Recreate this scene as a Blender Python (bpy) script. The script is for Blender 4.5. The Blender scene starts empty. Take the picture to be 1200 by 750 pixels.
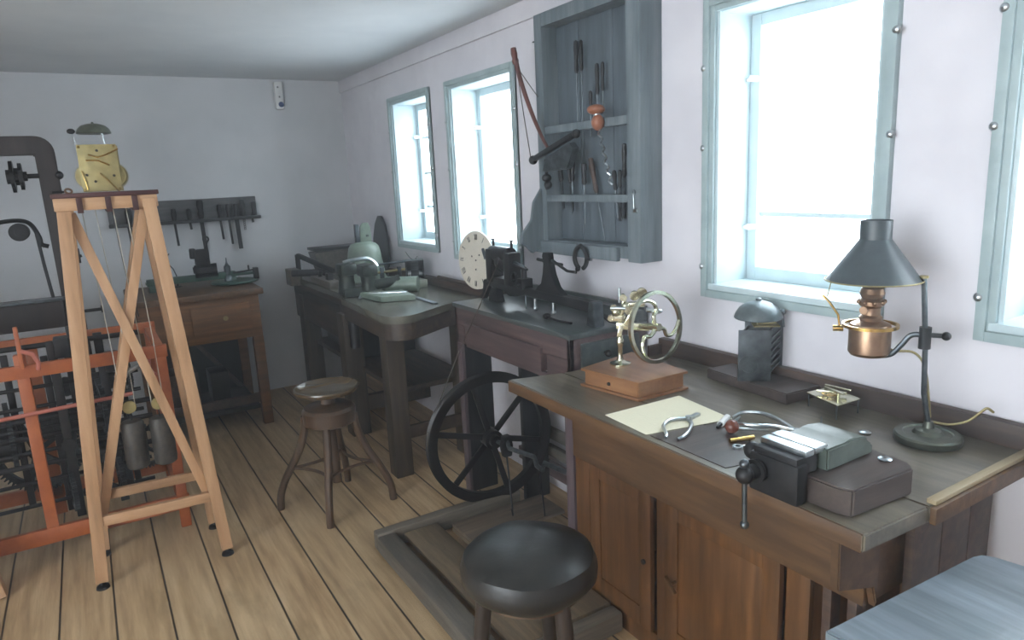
import bpy, bmesh, math, random
from mathutils import Matrix, Vector
random.seed(7)
S = bpy.context.scene
COL = S.collection
PI = math.pi
R_ = math.radians
# ------------------------------------------------------------------ camera
cam = bpy.data.cameras.new('camera'); co = bpy.data.objects.new('camera', cam); COL.objects.link(co)
cam.sensor_width = 36; cam.lens = 810.15/1200*36; cam.clip_start = .03; cam.clip_end = 100
yaw, pit, rol = R_(31.1867), R_(11.8357), R_(-2.7403)
fw = Vector((math.sin(yaw)*math.cos(pit), math.cos(yaw)*math.cos(pit), -math.sin(pit)))
rt = Vector((math.cos(yaw), -math.sin(yaw), 0)); up = rt.cross(fw)
r2 = rt*math.cos(rol)+up*math.sin(rol); u2 = -rt*math.sin(rol)+up*math.cos(rol)
M = Matrix((r2, u2, -fw)).transposed().to_4x4(); M.translation = (0, 0, 1.6); co.matrix_world = M
S.camera = co
# ------------------------------------------------------------------ view, world, light
S.view_settings.view_transform = 'Standard'; S.view_settings.look = 'None'
S.view_settings.gamma = 1; S.view_settings.use_curve_mapping = False
S.view_settings.exposure = 0.18
w = bpy.data.worlds.new('sky'); S.world = w; w.use_nodes = True
bg = w.node_tree.nodes['Background']; bg.inputs[0].default_value = (.80, .91, 1, 1); bg.inputs[1].default_value = 10.5
W = 1.90          # window wall
D = 5.60          # back wall
ZC = 2.39
XL, YN = -2.6, -2.4
WIN = [(3.97, 4.62, 1.14, 2.145), (2.99, 3.745, 1.12, 2.14), (1.095, 1.768, 1.135, 2.145), (.14, .85, 1.135, 2.145)]
WT = .24
def area(name, loc, rot, sx, sy, power, col, portal=False):
    l = bpy.data.lights.new(name, 'AREA'); l.shape = 'RECTANGLE'; l.size = sx; l.size_y = sy; l.energy = power; l.color = col
    o = bpy.data.objects.new(name, l); COL.objects.link(o); o.location = loc; o.rotation_euler = rot
    if portal: l.cycles.is_portal = True
    return o
for (a, b, c, d) in WIN:
    area('window_portal', (W+WT+.03, (a+b)/2, (c+d)/2), (0, R_(90), 0), d-c, b-a, 1, (1, 1, 1), True)
# fill lamp added at the unseen left opening; ceiling lamp on the visitors' side
area('left_fill', (XL+.12, .2, 1.45), (0, R_(-90), 0), 1.5, 2.6, 24, (1, .93, .84))
area('corridor_lamp', (-.9, -1.3, ZC-.06), (0, 0, 0), 1.2, .5, 18, (1, .90, .78))

# ------------------------------------------------------------------ materials
MATS = {}
def newmat(name):
    m = bpy.data.materials.new(name); m.use_nodes = True; MATS[name] = m
    nt = m.node_tree; b = nt.nodes['Principled BSDF']
    return m, nt, b
def rgb(h):
    def f(c): return c/12.92 if c <= .04045 else ((c+.055)/1.055)**2.4
    return tuple(f(int(h[i:i+2], 16)/255) for i in (0, 2, 4))+(1,)
def coords(nt, scale=(1, 1, 1), rot=(0, 0, 0)):
    t = nt.nodes.new('ShaderNodeTexCoord'); mp = nt.nodes.new('ShaderNodeMapping')
    mp.inputs['Scale'].default_value = scale; mp.inputs['Rotation'].default_value = rot
    nt.links.new(t.outputs['Object'], mp.inputs[0]); return mp.outputs[0]
def noise(nt, v, s, d=4, r=.55):
    n = nt.nodes.new('ShaderNodeTexNoise'); n.inputs['Scale'].default_value = s; n.inputs['Detail'].default_value = d; n.inputs['Roughness'].default_value = r
    nt.links.new(v, n.inputs['Vector']); return n.outputs[0]
def ramp(nt, f, stops):
    r = nt.nodes.new('ShaderNodeValToRGB'); e = r.color_ramp.elements
    e[0].position = stops[0][0]; e[0].color = stops[0][1]; e[1].position = stops[-1][0]; e[1].color = stops[-1][1]
    for p, c in stops[1:-1]:
        x = e.new(p); x.color = c
    nt.links.new(f, r.inputs[0]); return r.outputs[0]
def mix(nt, f, a, b, mode='MIX'):
    n = nt.nodes.new('ShaderNodeMix'); n.data_type = 'RGBA'; n.blend_type = mode
    for sock, val in ((n.inputs[0], f), (n.inputs[6], a), (n.inputs[7], b)):
        if hasattr(val, 'is_output'): nt.links.new(val, sock)
        else: sock.default_value = val
    return n.outputs[2]
def bump(nt, b, h, st=.3, dist=.004):
    n = nt.nodes.new('ShaderNodeBump'); n.inputs['Strength'].default_value = st; n.inputs['Distance'].default_value = dist
    nt.links.new(h, n.inputs['Height']); nt.links.new(n.outputs[0], b.inputs['Normal'])
def wood(name, c1, c2, axis='y', sc=14, rough=.55, wear=None, st=.3, coat=0):
    m, nt, b = newmat(name)
    s = {'x': (.08, 1, 1), 'y': (1, .08, 1), 'z': (1, 1, .08)}[axis]
    v = coords(nt, s); n = noise(nt, v, sc*2.2, 6, .65)
    k1 = tuple(q*.62 for q in rgb(c1)[:3])+(1,)
    c = ramp(nt, n, [(.28, k1), (.46, rgb(c1)), (.7, rgb(c2))])
    v2 = coords(nt); n2 = noise(nt, v2, 5, 5, .6)
    c = mix(nt, ramp(nt, n2, [(.35, (0, 0, 0, 1)), (.75, (.6, .6, .6, 1))]), c, rgb(wear or c1))
    nt.links.new(c, b.inputs['Base Color']); b.inputs['Roughness'].default_value = rough
    if coat: b.inputs['Coat Weight'].default_value = coat; b.inputs['Coat Roughness'].default_value = .25
    bump(nt, b, n, st, .003); return m
def metal(name, c, rough=.4, met=.9, c2=None, sc=30):
    m, nt, b = newmat(name)
    n = noise(nt, coords(nt), sc, 4)
    nt.links.new(ramp(nt, n, [(.35, rgb(c)), (.7, rgb(c2 or c))]), b.inputs['Base Color'])
    b.inputs['Metallic'].default_value = met; b.inputs['Roughness'].default_value = rough
    bump(nt, b, n, .12, .002); return m
def paint(name, c, c2=None, rough=.6, sc=6, st=.15, lo=.35, hi=.7):
    m, nt, b = newmat(name)
    n = noise(nt, coords(nt), sc, 6, .6)
    nt.links.new(ramp(nt, n, [(lo, rgb(c)), (hi, rgb(c2 or c))]), b.inputs['Base Color'])
    b.inputs['Roughness'].default_value = rough; bump(nt, b, n, st, .004); return m
plaster = paint('plaster_white', 'cdcad0', 'dddadf', .85, 3, .35)
nt = plaster.node_tree; b = nt.nodes['Principled BSDF']; src = b.inputs['Base Color'].links[0].from_socket
n_ = noise(nt, coords(nt, (1, 1, .25)), 9, 8, .75)
nt.links.new(mix(nt, ramp(nt, n_, [(.70, (0, 0, 0, 1)), (.78, (.55, .55, .55, 1))]), src, rgb('8c8480')), b.inputs['Base Color'])
plaster_back = paint('plaster_back', 'bfc1c4', 'cccdd0', .8, 2.5, .3)
ceil_m = paint('ceiling_white', 'c9cdd0', 'd5d8da', .75, 2, .2)
frame_m = paint('window_grey_green', '8fa0a2', 'a5b5b6', .45, 8, .1)
sash_m = paint('sash_pale', 'b4c4c8', 'c2d0d3', .45, 8, .1)
pine = wood('pine_new', 'a8815e', 'c09a76', 'z', 10, .5, 'b28c6a')
pine_x = wood('pine_new_cross', 'a8815e', 'c09a76', 'x', 10, .5, 'b28c6a')
dark_red = wood('dark_red_wood', '3a1c1a', '552a26', 'x', 14, .4)
bench_brown = wood('bench_brown', '523820', '6c4e30', 'y', 14, .5, '403020')
bench_top = wood('bench_top', '5c5446', '7d7462', 'y', 12, .28, '4e4a44', .25, .5)
bench_dark = wood('bench_dark', '3f2e26', '5c4434', 'y', 14, .5, '38302c')
door_wood = wood('door_wood', '583818', '764e2a', 'z', 12, .45, '4c3420')
drawer_wood = wood('drawer_wood', '64401e', '84582e', 'x', 14, .5, '523a22')
box_wood = wood('box_wood', '80583a', '986e4a', 'y', 10, .32, '765034', .1, .3)
mid_wood = wood('purple_brown_wood', '4c3c3c', '66524e', 'y', 14, .5, '443836')
mid_wood_z = wood('purple_brown_upright', '54464a', '6c5c5c', 'z', 14, .5, '4c4042')
mid_top = wood('slate_top', '3e4444', '565c5a', 'y', 10, .3, '3a4040', .15, .25)
old_grey = wood('old_grey_wood', '4e4a44', '6e685e', 'y', 14, .6, '5a4e42')
old_grey_x = wood('old_grey_wood_x', '5c564e', '7c7468', 'x', 14, .6, '665a4c')
old_grey_z = wood('old_grey_wood_z', '4e4a44', '6e685e', 'z', 14, .6, '5a4e42')
cup_wood = wood('cupboard_blue_grey', '646e74', '80898e', 'z', 8, .6, '586268', .2)
cup_back = wood('cupboard_back', '505a62', '68727a', 'z', 6, .65, '464e56', .2)
black_wood = wood('black_wood', '1c1c1e', '2e2c2c', 'z', 12, .45)
vise_block = wood('vise_block_wood', '3a302c', '544640', 'x', 12, .35, '423a38')
seat_wood = wood('stool_seat_wood', '4a3a1e', '6e5630', 'x', 12, .25, '3a2c1c', .15, .4)
stool_leg = wood('stool_leg_wood', '463426', '624a32', 'z', 12, .4)
iron = metal('dark_iron', '1e1e20', .45, .6, '2e2c2c')
iron_black = metal('black_enamel', '161414', .35, .4, '24201e')
steel = metal('steel', '9aa2a6', .28, 1, 'c8ced0')
steel_dark = metal('steel_dark', '4a5054', .35, .9, '6a7074')
brass = metal('brass', 'b09050', .25, 1, 'd0b070')
brass_dull = metal('brass_dull', '8a8058', .5, .6, 'a29468')
nickel = metal('pale_brass', 'c4c4a8', .2, 1, 'e0e0cc')
copper = metal('copper', '866a54', .35, .85, '9c8068')
bell_dark = metal('bell_metal', '5c6058', .35, .85, '74786c')
green_paint = paint('green_grey_paint', '66766a', '7e8c7e', .4, 12, .05)
green_dark = paint('green_dark_paint', '28403a', '3a5448', .35, 12, .05)
green_vise = paint('vise_green', '454e48', '5a645c', .4, 20, .08)
orange = paint('orange_red_paint', '944a24', 'aa6034', .5, 14, .12)
orange2 = paint('faded_red_paint', '9c5444', 'b0685a', .55, 14, .1)
blackp = paint('lamp_shade_green_black', '30383c', '3e474a', .4, 20, .05)
leather, nt, b = newmat('black_leather')
v = coords(nt); n = noise(nt, v, 70, 5, .6); n2 = noise(nt, v, 7, 4)
nt.links.new(ramp(nt, n2, [(.35, rgb('0c0d0e')), (.72, rgb('28241f'))]), b.inputs['Base Color'])
nt.links.new(ramp(nt, n2, [(.3, (.3, .3, .3, 1)), (.7, (.5, .5, .5, 1))]), b.inputs['Roughness']); bump(nt, b, n, .4, .002)
whitep = paint('white_plastic', 'd8d8d6', 'e0e0de', .4, 10, 0)
bluep = paint('blue_lens', '3a4a70', '3a4a70', .2, 10, 0)
cord_m = paint('pale_cord', 'a8a498', 'b8b4a8', .7, 60, .2)
cord_dark = paint('dark_cord', '3a332c', '4a4238', .7, 60, .2)
ink = paint('black_ink', '22201e', '2a2826', .6)
dialm = paint('dial_enamel', 'ccc4b4', 'd8d0c2', .4, 5, .05)
weight_m = metal('weight_iron', '34302c', .55, .4, '4a443c', 40)
lead = metal('gear_iron', '2c2e30', .5, .6, '44464a')
vise_dark = metal('vise_dark_green', '262c28', .38, .5, '3e4640', 18)
bell_grey = metal('bell_grey', '50585a', .35, .6, '687072')
# paper with faint ruled handwriting-like lines
paperm, nt, b = newmat('old_paper')
wv = nt.nodes.new('ShaderNodeTexWave'); wv.wave_type = 'BANDS'; wv.bands_direction = 'X'; wv.inputs['Scale'].default_value = 32; wv.inputs['Distortion'].default_value = 1.5; wv.inputs['Detail'].default_value = 3
nt.links.new(coords(nt), wv.inputs[0])
n = noise(nt, coords(nt, (1, 1, 1)), 160, 2)
lm = ramp(nt, wv.outputs[1], [(.82, (0, 0, 0, 1)), (.95, (.35, .35, .35, 1))])
lm = mix(nt, 1.0, lm, ramp(nt, n, [(.45, (0, 0, 0, 1)), (.55, (1, 1, 1, 1))]), 'MULTIPLY')
nt.links.new(mix(nt, lm, rgb('e0dac0'), rgb('a89c80')), b.inputs['Base Color']); b.inputs['Roughness'].default_value = .8
# floor boards, run along y
floorm, nt, b = newmat('floor_boards')
tc = nt.nodes.new('ShaderNodeTexCoord'); sx = nt.nodes.new('ShaderNodeSeparateXYZ'); nt.links.new(tc.outputs['Object'], sx.inputs[0])
def mth(op, a, c=None):
    n = nt.nodes.new('ShaderNodeMath'); n.operation = op
    for i, q in enumerate((a, c)):
        if q is None: continue
        if hasattr(q, 'is_output'): nt.links.new(q, n.inputs[i])
        else: n.inputs[i].default_value = q
    return n.outputs[0]
u = mth('DIVIDE', mth('ADD', sx.outputs[0], 10-.054+.185*0), .1855)
idx = mth('FLOOR', u); fr = mth('FRACT', u)
edge = mth('MINIMUM', fr, mth('SUBTRACT', 1.0, fr))
gap = ramp(nt, edge, [(.0, (1, 1, 1, 1)), (.013, (1, 1, 1, 1)), (.026, (0, 0, 0, 1))])
wn = nt.nodes.new('ShaderNodeTexWhiteNoise'); wn.noise_dimensions = '1D'; nt.links.new(idx, wn.inputs[1])
cb = nt.nodes.new('ShaderNodeCombineXYZ'); nt.links.new(mth('MULTIPLY', sx.outputs[0], 1.0), cb.inputs[0])
nt.links.new(mth('ADD', mth('MULTIPLY', sx.outputs[1], .07), mth('MULTIPLY', idx, 7.3)), cb.inputs[1])
g1 = noise(nt, cb.outputs[0], 26, 6, .6)
cb2 = nt.nodes.new('ShaderNodeCombineXYZ'); nt.links.new(sx.outputs[0], cb2.inputs[0]); nt.links.new(mth('MULTIPLY', sx.outputs[1], .45), cb2.inputs[1]); nt.links.new(idx, cb2.inputs[2])
g2 = noise(nt, cb2.outputs[0], 5.5, 5, .6)
c = ramp(nt, g1, [(.28, rgb('8c7050')), (.45, rgb('ab8d68')), (.7, rgb('ccb18c'))])
c = mix(nt, ramp(nt, g2, [(.56, (0, 0, 0, 1)), (.72, (.6, .6, .6, 1))]), c, rgb('86704e'))
c = mix(nt, mth('MULTIPLY', wn.outputs[0], .35), c, rgb('a08e70'))
c = mix(nt, gap, c, rgb('2c241c'))
nt.links.new(c, b.inputs['Base Color']); b.inputs['Roughness'].default_value = .5
hh = mth('SUBTRACT', mth('MULTIPLY', g1, .25), gap); bump(nt, b, hh, .5, .004)
# glass
glass, nt, b = newmat('window_glass')
nt.nodes.remove(b); tr = nt.nodes.new('ShaderNodeBsdfTransparent'); gl = nt.nodes.new('ShaderNodeBsdfGlossy'); gl.inputs['Roughness'].default_value = .03
ms = nt.nodes.new('ShaderNodeMixShader'); ms.inputs[0].default_value = .06
nt.links.new(tr.outputs[0], ms.inputs[1]); nt.links.new(gl.outputs[0], ms.inputs[2]); nt.links.new(ms.outputs[0], nt.nodes['Material Output'].inputs[0])
lampglass = glass

# ------------------------------------------------------------------ mesh builder
MW = {}
class MB:
    def __init__(s): s.bm = bmesh.new(); s.smooth = False
    def _new(s, fn):
        t = bmesh.new(); fn(t); me = bpy.data.meshes.new('tmp'); t.to_mesh(me); t.free(); s.bm.from_mesh(me); bpy.data.meshes.remove(me); return s
    def box(s, x0, x1, y0, y1, z0, z1, bev=.003, m=None):
        def f(t):
            bmesh.ops.create_cube(t, size=1)
            bmesh.ops.scale(t, vec=(x1-x0, y1-y0, z1-z0), verts=t.verts); bmesh.ops.translate(t, vec=((x0+x1)/2, (y0+y1)/2, (z0+z1)/2), verts=t.verts)
            bb = min(bev, .3*min(abs(x1-x0), abs(y1-y0), abs(z1-z0)))
            if bb > 0: bmesh.ops.bevel(t, geom=t.edges[:], offset=bb, segments=2, affect='EDGES', profile=.6)
            if m: t.transform(m)
        return s._new(f)
    def bar(s, a, b, w, h, bev=.002, upv=(0, 0, 1)):
        a, b = Vector(a), Vector(b); d = b-a; L = d.length; z = d.normalized(); upv = Vector(upv)
        x = upv.cross(z)
        if x.length < 1e-4: x = Vector((1, 0, 0)).cross(z)
        x.normalize(); y = z.cross(x)
        m = Matrix((x, y, z)).transposed().to_4x4(); m.translation = (a+b)/2
        return s.box(-w/2, w/2, -h/2, h/2, -L/2, L/2, bev, m)
    def cyl(s, a, b, r0, r1=None, seg=20, cap=True):
        r1 = r0 if r1 is None else r1; a, b = Vector(a), Vector(b); d = b-a
        q = d.to_track_quat('Z', 'Y').to_matrix().to_4x4(); q.translation = (a+b)/2
        return s._new(lambda t: bmesh.ops.create_cone(t, cap_ends=cap, segments=seg, radius1=r0, radius2=r1, depth=d.length, matrix=q))
    def sph(s, c, r, sc=(1, 1, 1), seg=20):
        m = Matrix.Translation(c) @ Matrix.Diagonal((r*sc[0], r*sc[1], r*sc[2], 1))
        return s._new(lambda t: bmesh.ops.create_uvsphere(t, u_segments=seg, v_segments=seg//2+2, radius=1, matrix=m))
    def rev(s, prof, o=(0, 0, 0), ax=(0, 0, 1), seg=32, cap=True):
        q = Vector(ax).to_track_quat('Z', 'Y').to_matrix().to_4x4(); q.translation = o
        def f(t):
            rings = []
            for r, z in prof:
                rings.append([t.verts.new((max(r, 1e-5)*math.cos(2*PI*i/seg), max(r, 1e-5)*math.sin(2*PI*i/seg), z)) for i in range(seg)])
            for A, B in zip(rings, rings[1:]):
                for i in range(seg): t.faces.new((A[i], A[(i+1) % seg], B[(i+1) % seg], B[i]))
            if cap:
                if prof[0][0] > 1e-4: t.faces.new(rings[0][::-1])
                if prof[-1][0] > 1e-4: t.faces.new(rings[-1])
            t.transform(q); bmesh.ops.recalc_face_normals(t, faces=t.faces)
        return s._new(f)
    def ring(s, o, ax, ro, ri, th, seg=40):
        return s.rev([(ri, -th/2), (ro, -th/2), (ro, th/2), (ri, th/2), (ri, -th/2)], o, ax, seg, False)
    def tube(s, pts, r, seg=8, closed=False, r1=None):
        P = [Vector(p) for p in pts]
        n = len(P)
        def f(t):
            rings = []; prev = None
            for i, p in enumerate(P):
                if closed: d = P[(i+1) % n]-P[i-1]
                else: d = P[min(i+1, n-1)]-P[max(i-1, 0)]
                d.normalize()
                if prev is None:
                    a = Vector((0, 0, 1)) if abs(d.z) < .9 else Vector((1, 0, 0)); x = a.cross(d).normalized()
                else: x = (prev-d*prev.dot(d)).normalized()
                prev = x; y = d.cross(x); rr = r if r1 is None else r+(r1-r)*i/(n-1)
                rings.append([t.verts.new(p+x*rr*math.cos(2*PI*k/seg)+y*rr*math.sin(2*PI*k/seg)) for k in range(seg)])
            R = rings+[rings[0]] if closed else rings
            for A, B in zip(R, R[1:]):
                for k in range(seg): t.faces.new((A[k], A[(k+1) % seg], B[(k+1) % seg], B[k]))
            if not closed: t.faces.new(rings[0][::-1]); t.faces.new(rings[-1])
            bmesh.ops.recalc_face_normals(t, faces=t.faces)
        return s._new(f)
    def stube(s, pts, r, seg=8, r1=None):
        P = [Vector(p) for p in pts]; P = [P[0]*2-P[1]]+P+[P[-1]*2-P[-2]]; o = []
        for i in range(1, len(P)-2):
            for k in range(5):
                f = k/5; a, b, c, d = P[i-1:i+3]
                o.append(.5*((2*b)+(c-a)*f+(2*a-5*b+4*c-d)*f*f+(3*b-a-3*c+d)*f**3))
        o.append(P[-2]); return s.tube(o, r, seg, False, r1)
    def prism(s, poly, o, ux, uy, th, bev=0):
        """closed outline in (ux,uy) plane at o, thickness th centred along ux x uy"""
        ux, uy = Vector(ux).normalized(), Vector(uy).normalized(); nn = ux.cross(uy); o = Vector(o)
        def f(t):
            A = [t.verts.new(o+ux*a+uy*b-nn*th/2) for a, b in poly]; B = [t.verts.new(o+ux*a+uy*b+nn*th/2) for a, b in poly]
            t.faces.new(A[::-1]); t.faces.new(B)
            for i in range(len(poly)): t.faces.new((A[i], A[(i+1) % len(poly)], B[(i+1) % len(poly)], B[i]))
            bmesh.ops.recalc_face_normals(t, faces=t.faces)
            if bev: bmesh.ops.bevel(t, geom=t.edges[:], offset=bev, segments=2, affect='EDGES')
        return s._new(f)
    def gear(s, o, ax, r, teeth, th, spokes=0):
        q = Vector(ax).to_track_quat('Z', 'Y').to_matrix()
        X, Y = q @ Vector((1, 0, 0)), q @ Vector((0, 1, 0)); N = teeth*4; poly = []
        for i in range(N):
            rr = r if i % 4 in (0, 1) else r*.9
            a = 2*PI*i/N; poly.append((rr*math.cos(a), rr*math.sin(a)))
        if not spokes: return s.prism(poly, o, X, Y, th)
        o = Vector(o); nn = X.cross(Y)
        def f(t):
            L = []
            for k in (-1, 1):
                L.append([t.verts.new(o+X*a+Y*b+nn*k*th/2) for a, b in poly])
                L.append([t.verts.new(o+(X*a+Y*b).normalized()*r*.76+nn*k*th/2) for a, b in poly])
            ob, ib, ot, it = L
            for i in range(N):
                j = (i+1) % N
                t.faces.new((ob[i], ob[j], ot[j], ot[i])); t.faces.new((ib[j], ib[i], it[i], it[j]))
                t.faces.new((ot[i], ot[j], it[j], it[i])); t.faces.new((ob[j], ob[i], ib[i], ib[j]))
            bmesh.ops.recalc_face_normals(t, faces=t.faces)
        s._new(f)
        for k in range(spokes):
            a = 2*PI*k/spokes; e = o+(X*math.cos(a)+Y*math.sin(a))*r*.8
            s.bar(o, e, r*.12, th*.8, 0, nn)
        return s.cyl(o-nn*th*.8, o+nn*th*.8, r*.16, seg=14)
    def build(s, name, mat, parent=None, w=True, smooth=True, kind=None, label=None):
        """w: coordinates are world coordinates (else local to the parent)"""
        me = bpy.data.meshes.new(name); pm = MW.get(parent.name, Matrix()) if parent else Matrix()
        if w and parent: s.bm.transform(pm.inverted())
        o = bpy.data.objects.new(name, me); loc = Vector((0, 0, 0))
        if not parent:      # put the origin at the base of the thing
            if kind != 'structure':
                xs = [v.co for v in s.bm.verts]; loc = Vector((sum(v.x for v in xs)/len(xs), sum(v.y for v in xs)/len(xs), min(v.z for v in xs)))
                s.bm.transform(Matrix.Translation(-loc))
        if smooth:
            for f in s.bm.faces: f.smooth = True
        s.bm.to_mesh(me); s.bm.free(); me.materials.append(mat)
        if smooth:
            try: me.set_sharp_from_angle(angle=R_(35))
            except Exception: pass
        COL.objects.link(o); o.location = loc
        if parent: o.parent = parent
        if kind: o['kind'] = kind
        if label: o['label'] = label
        MW[o.name] = pm @ Matrix.Translation(loc) if parent else Matrix.Translation(loc)
        return o
def thing(name, label, cat, loc=(0, 0, 0), rz=0, group=None, rot=None):
    o = bpy.data.objects.new(name, None); COL.objects.link(o); o.empty_display_size = .05
    m = Matrix.Translation(loc) @ (rot.to_4x4() if rot else Matrix.Rotation(rz, 4, 'Z'))
    o.matrix_world = m; MW[o.name] = m; tag(o, label, cat, group); return o
def tag(o, label, cat, group=None):
    o['label'] = label; o['category'] = cat
    if group: o['group'] = group
    return o
def frame(e):  # structure empty
    o = bpy.data.objects.new(e, None); COL.objects.link(o); o['kind'] = 'structure'; MW[o.name] = Matrix(); return o

# ------------------------------------------------------------------ room shell
MB().box(XL, W+WT, YN, D+.1, -.1, 0, 0).build('floor', floorm, kind='structure', smooth=False)
MB().box(XL-.1, W+WT, YN-.1, D+.1, ZC, ZC+.1, 0).build('ceiling', ceil_m, kind='structure', smooth=False)
MB().box(XL-.1, W, D, D+.12, 0, ZC, 0).build('wall_back', plaster_back, kind='structure', smooth=False)
m = MB(); ys = YN-.1
for (a, b, c, d) in sorted(WIN):
    m.box(W, W+WT, ys, a, 0, ZC, 0); m.box(W, W+WT, a, b, 0, c, 0); m.box(W, W+WT, a, b, d, ZC, 0); ys = b
m.box(W, W+WT, ys, D+.12, 0, ZC, 0)
m.build('wall_right', plaster, kind='structure', smooth=False)
m = MB(); m.box(XL-.1, XL, YN, -1.2, 0, ZC, 0); m.box(XL-.1, XL, 1.6, D, 0, ZC, 0); m.box(XL-.1, XL, -1.2, 1.6, 0, .6, 0); m.box(XL-.1, XL, -1.2, 1.6, 2.25, ZC, 0)  # opening cut into this unseen wall for added side light
m.build('wall_left', plaster, kind='structure', smooth=False)
MB().box(XL-.1, W, YN-.1, YN, 0, ZC, 0).build('wall_near', plaster, kind='structure', smooth=False)
MB().box(W-.018, W, .9, D, 2.30, ZC, .006).build('trim_1', plaster, kind='structure')

def window(i, a, b, c, d, split):
    r = frame('window_%d' % i); t = .035   # casing: outer frame proud of the wall, a, b, c, d = outer edge
    m = MB()
    for k, (dx, ww) in enumerate(((.012, .045), (.022, .026))):
        x0 = W-dx; sh = .0003*k
        m.box(x0, W+.01, a, a+ww, c, d, .003); m.box(x0, W+.01, b-ww, b, c, d, .003)
        m.box(x0, W+.01, a+ww+.0004, b-ww-.0004, c, c+ww, .001); m.box(x0, W+.01, a+ww+.0004, b-ww-.0004, d-ww, d, .001)
    m.build('window_frame', frame_m, r)
    m = MB(); e = .045; xo = W+.20   # reveal lining
    m.box(W, xo, a+e-.012, a+e, c+e, d-e, .001); m.box(W, xo, b-e, b-e+.012, c+e, d-e, .001); m.box(W, xo, a+e, b-e, d-e, d-e+.012, .001)
    m.box(W+.0, W+.005, a+e-.002, a+e+.012, c+e, d-e, .001); m.box(W, W+.005, b-e-.012, b-e+.002, c+e, d-e, .001)
    m.build('reveal', sash_m, r)
    MB().box(W-.016, xo, a+.03, b-.03, c+.028, c+e+.004, .004).build('sill', sash_m, r)
    m = MB(); s = .04
    y0, y1, z0, z1 = a+e, b-e, c+e, d-e
    m.box(xo-.03, xo+.01, y0, y0+s, z0, z1); m.box(xo-.03, xo+.01, y1-s, y1, z0, z1)
    m.box(xo-.03, xo+.01, y0+s+.0005, y1-s-.0005, z0, z0+s+.01); m.box(xo-.03, xo+.01, y0+s+.0005, y1-s-.0005, z1-s, z1)
    m.build('sash', sash_m, r)
    m = MB()
    for zz in split: m.box(xo-.012, xo+.004, y0+s, y1-s, zz-.008, zz+.008)
    if i == 1: m.box(xo-.012, xo+.004, (y0+y1)/2-.007, (y0+y1)/2+.007, z0+s, z1-s)
    if split: m.build('glazing_bar', sash_m, r)
    MB().box(xo-.006, xo-.002, y0+s, y1-s, z0+s, z1-s, 0).build('glass', glass, r)
    for y in (a, b):
        for zz in ((c+.11, (c+d)/2+.02, d-.22)):
            MB().rev([(.011, 0), (.013, .006), (.009, .012), (.003, .015)], (W-.012, y+(-.004 if y == b else .004), zz), (-1, 0, 0), 14).build('turn_button', steel, r)
    for zz in (c+.24, d-.26):
        q = MB(); q.cyl((W+.15, y1-.002, zz), (W+.15, y1-.03, zz), .006); q.box(W+.13, W+.185, y1-.036, y1-.024, zz-.008, zz+.012); q.build('latch', whitep, r)
window(1, *WIN[0], (1.14+.27, 1.14+.50, 1.14+.74))
window(2, *WIN[1], ())
window(3, *WIN[2], (1.42,))
window(4, *WIN[3], (1.75,))

# wall sensor
t = thing('motion_sensor', 'small white wall sensor with round blue lens high near the corner', 'sensor', (1.405, D, 2.17))
MB().box(1.374, 1.436, D-.04, D, 2.17, 2.37, .02).build('housing', whitep, t)
MB().sph((1.412, D-.042, 2.205), .02, (1, .6, 1)).build('lens', bluep, t)
MB().cyl((1.405, D-.045, 2.26), (1.405, D-.03, 2.26), .006).cyl((1.398, D-.045, 2.33), (1.398, D-.03, 2.33), .006).build('indicator', ink, t)

# ------------------------------------------------------------------ right workbench
t = thing('workbench', 'long brown workbench with two panel doors under the big window', 'workbench', (1.45, 1.3, 0))
BZ = .885
m = MB()
fy = lambda x, y: (x, y)
m.prism([(1.213, 2.045), (1.198, .70), (1.408, .69), (1.408, 1.99)], (0, 0, BZ-.02), (1, 0, 0), (0, 1, 0), .04, .004)
m.prism([(1.411, 1.99), (1.411, .69), (1.885, .69), (1.885, 1.95)], (0, 0, BZ-.0205), (1, 0, 0), (0, 1, 0), .039, .003)
m.build('worktop', bench_top, t)
MB().bar((1.203, .705, BZ-.0215), (1.2115, 2.04, BZ-.0215), .012, .040, .003).build('front_edging', bench_brown, t)
MB().box(1.425, 1.88, .684, .704, BZ-.002, BZ+.009, .002).build('end_lip', wood('pale_lip', '8a7a5e', 'a8987a', 'x', 12, .5), t, label='pale worn strip')
MB().box(1.413, 1.884, .676, .6895, BZ-.040, BZ-.003, .002).build('end_edging', bench_brown, t)
m = MB(); m.box(1.862, 1.893, .45, 1.97, BZ-.03, .945, .004); m.box(1.80, 1.865, 1.95, 1.965, BZ-.03, .925, .003)
m.build('back_board', bench_dark, t)
XF = 1.426
m = MB()
m.box(1.38, 1.40, .80, 1.90, .60, BZ-.043, .003)
m.box(1.40, 1.86, .80, .82, .60, BZ-.043, .003)
for y in (.83, 1.86): m.box(1.374, 1.384, y-.02, y+.02, .76, .83, .001)
m.build('apron', bench_brown, t)
m = MB()  # carcass
m.box(XF, XF+.02, 1.87, 1.95, 0, .845); m.box(XF, XF+.02, 1.48, 1.52, .02, .6); m.box(XF, XF+.02, .965, 1.035, 0, .6)
m.box(XF, XF+.02, .965, 1.95, .0, .075); m.box(XF, XF+.02, 1.0, 1.95, .595, .845)
m.box(XF+.02, 1.86, 1.93, 1.95, 0, .845); m.box(XF+.02, 1.86, .965, .985, 0, .6); m.box(1.845, 1.86, .82, 1.93, 0, .845)
m.box(XF+.02, 1.845, .985, 1.93, .04, .06)
m.build('carcass', door_wood, t)
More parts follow.
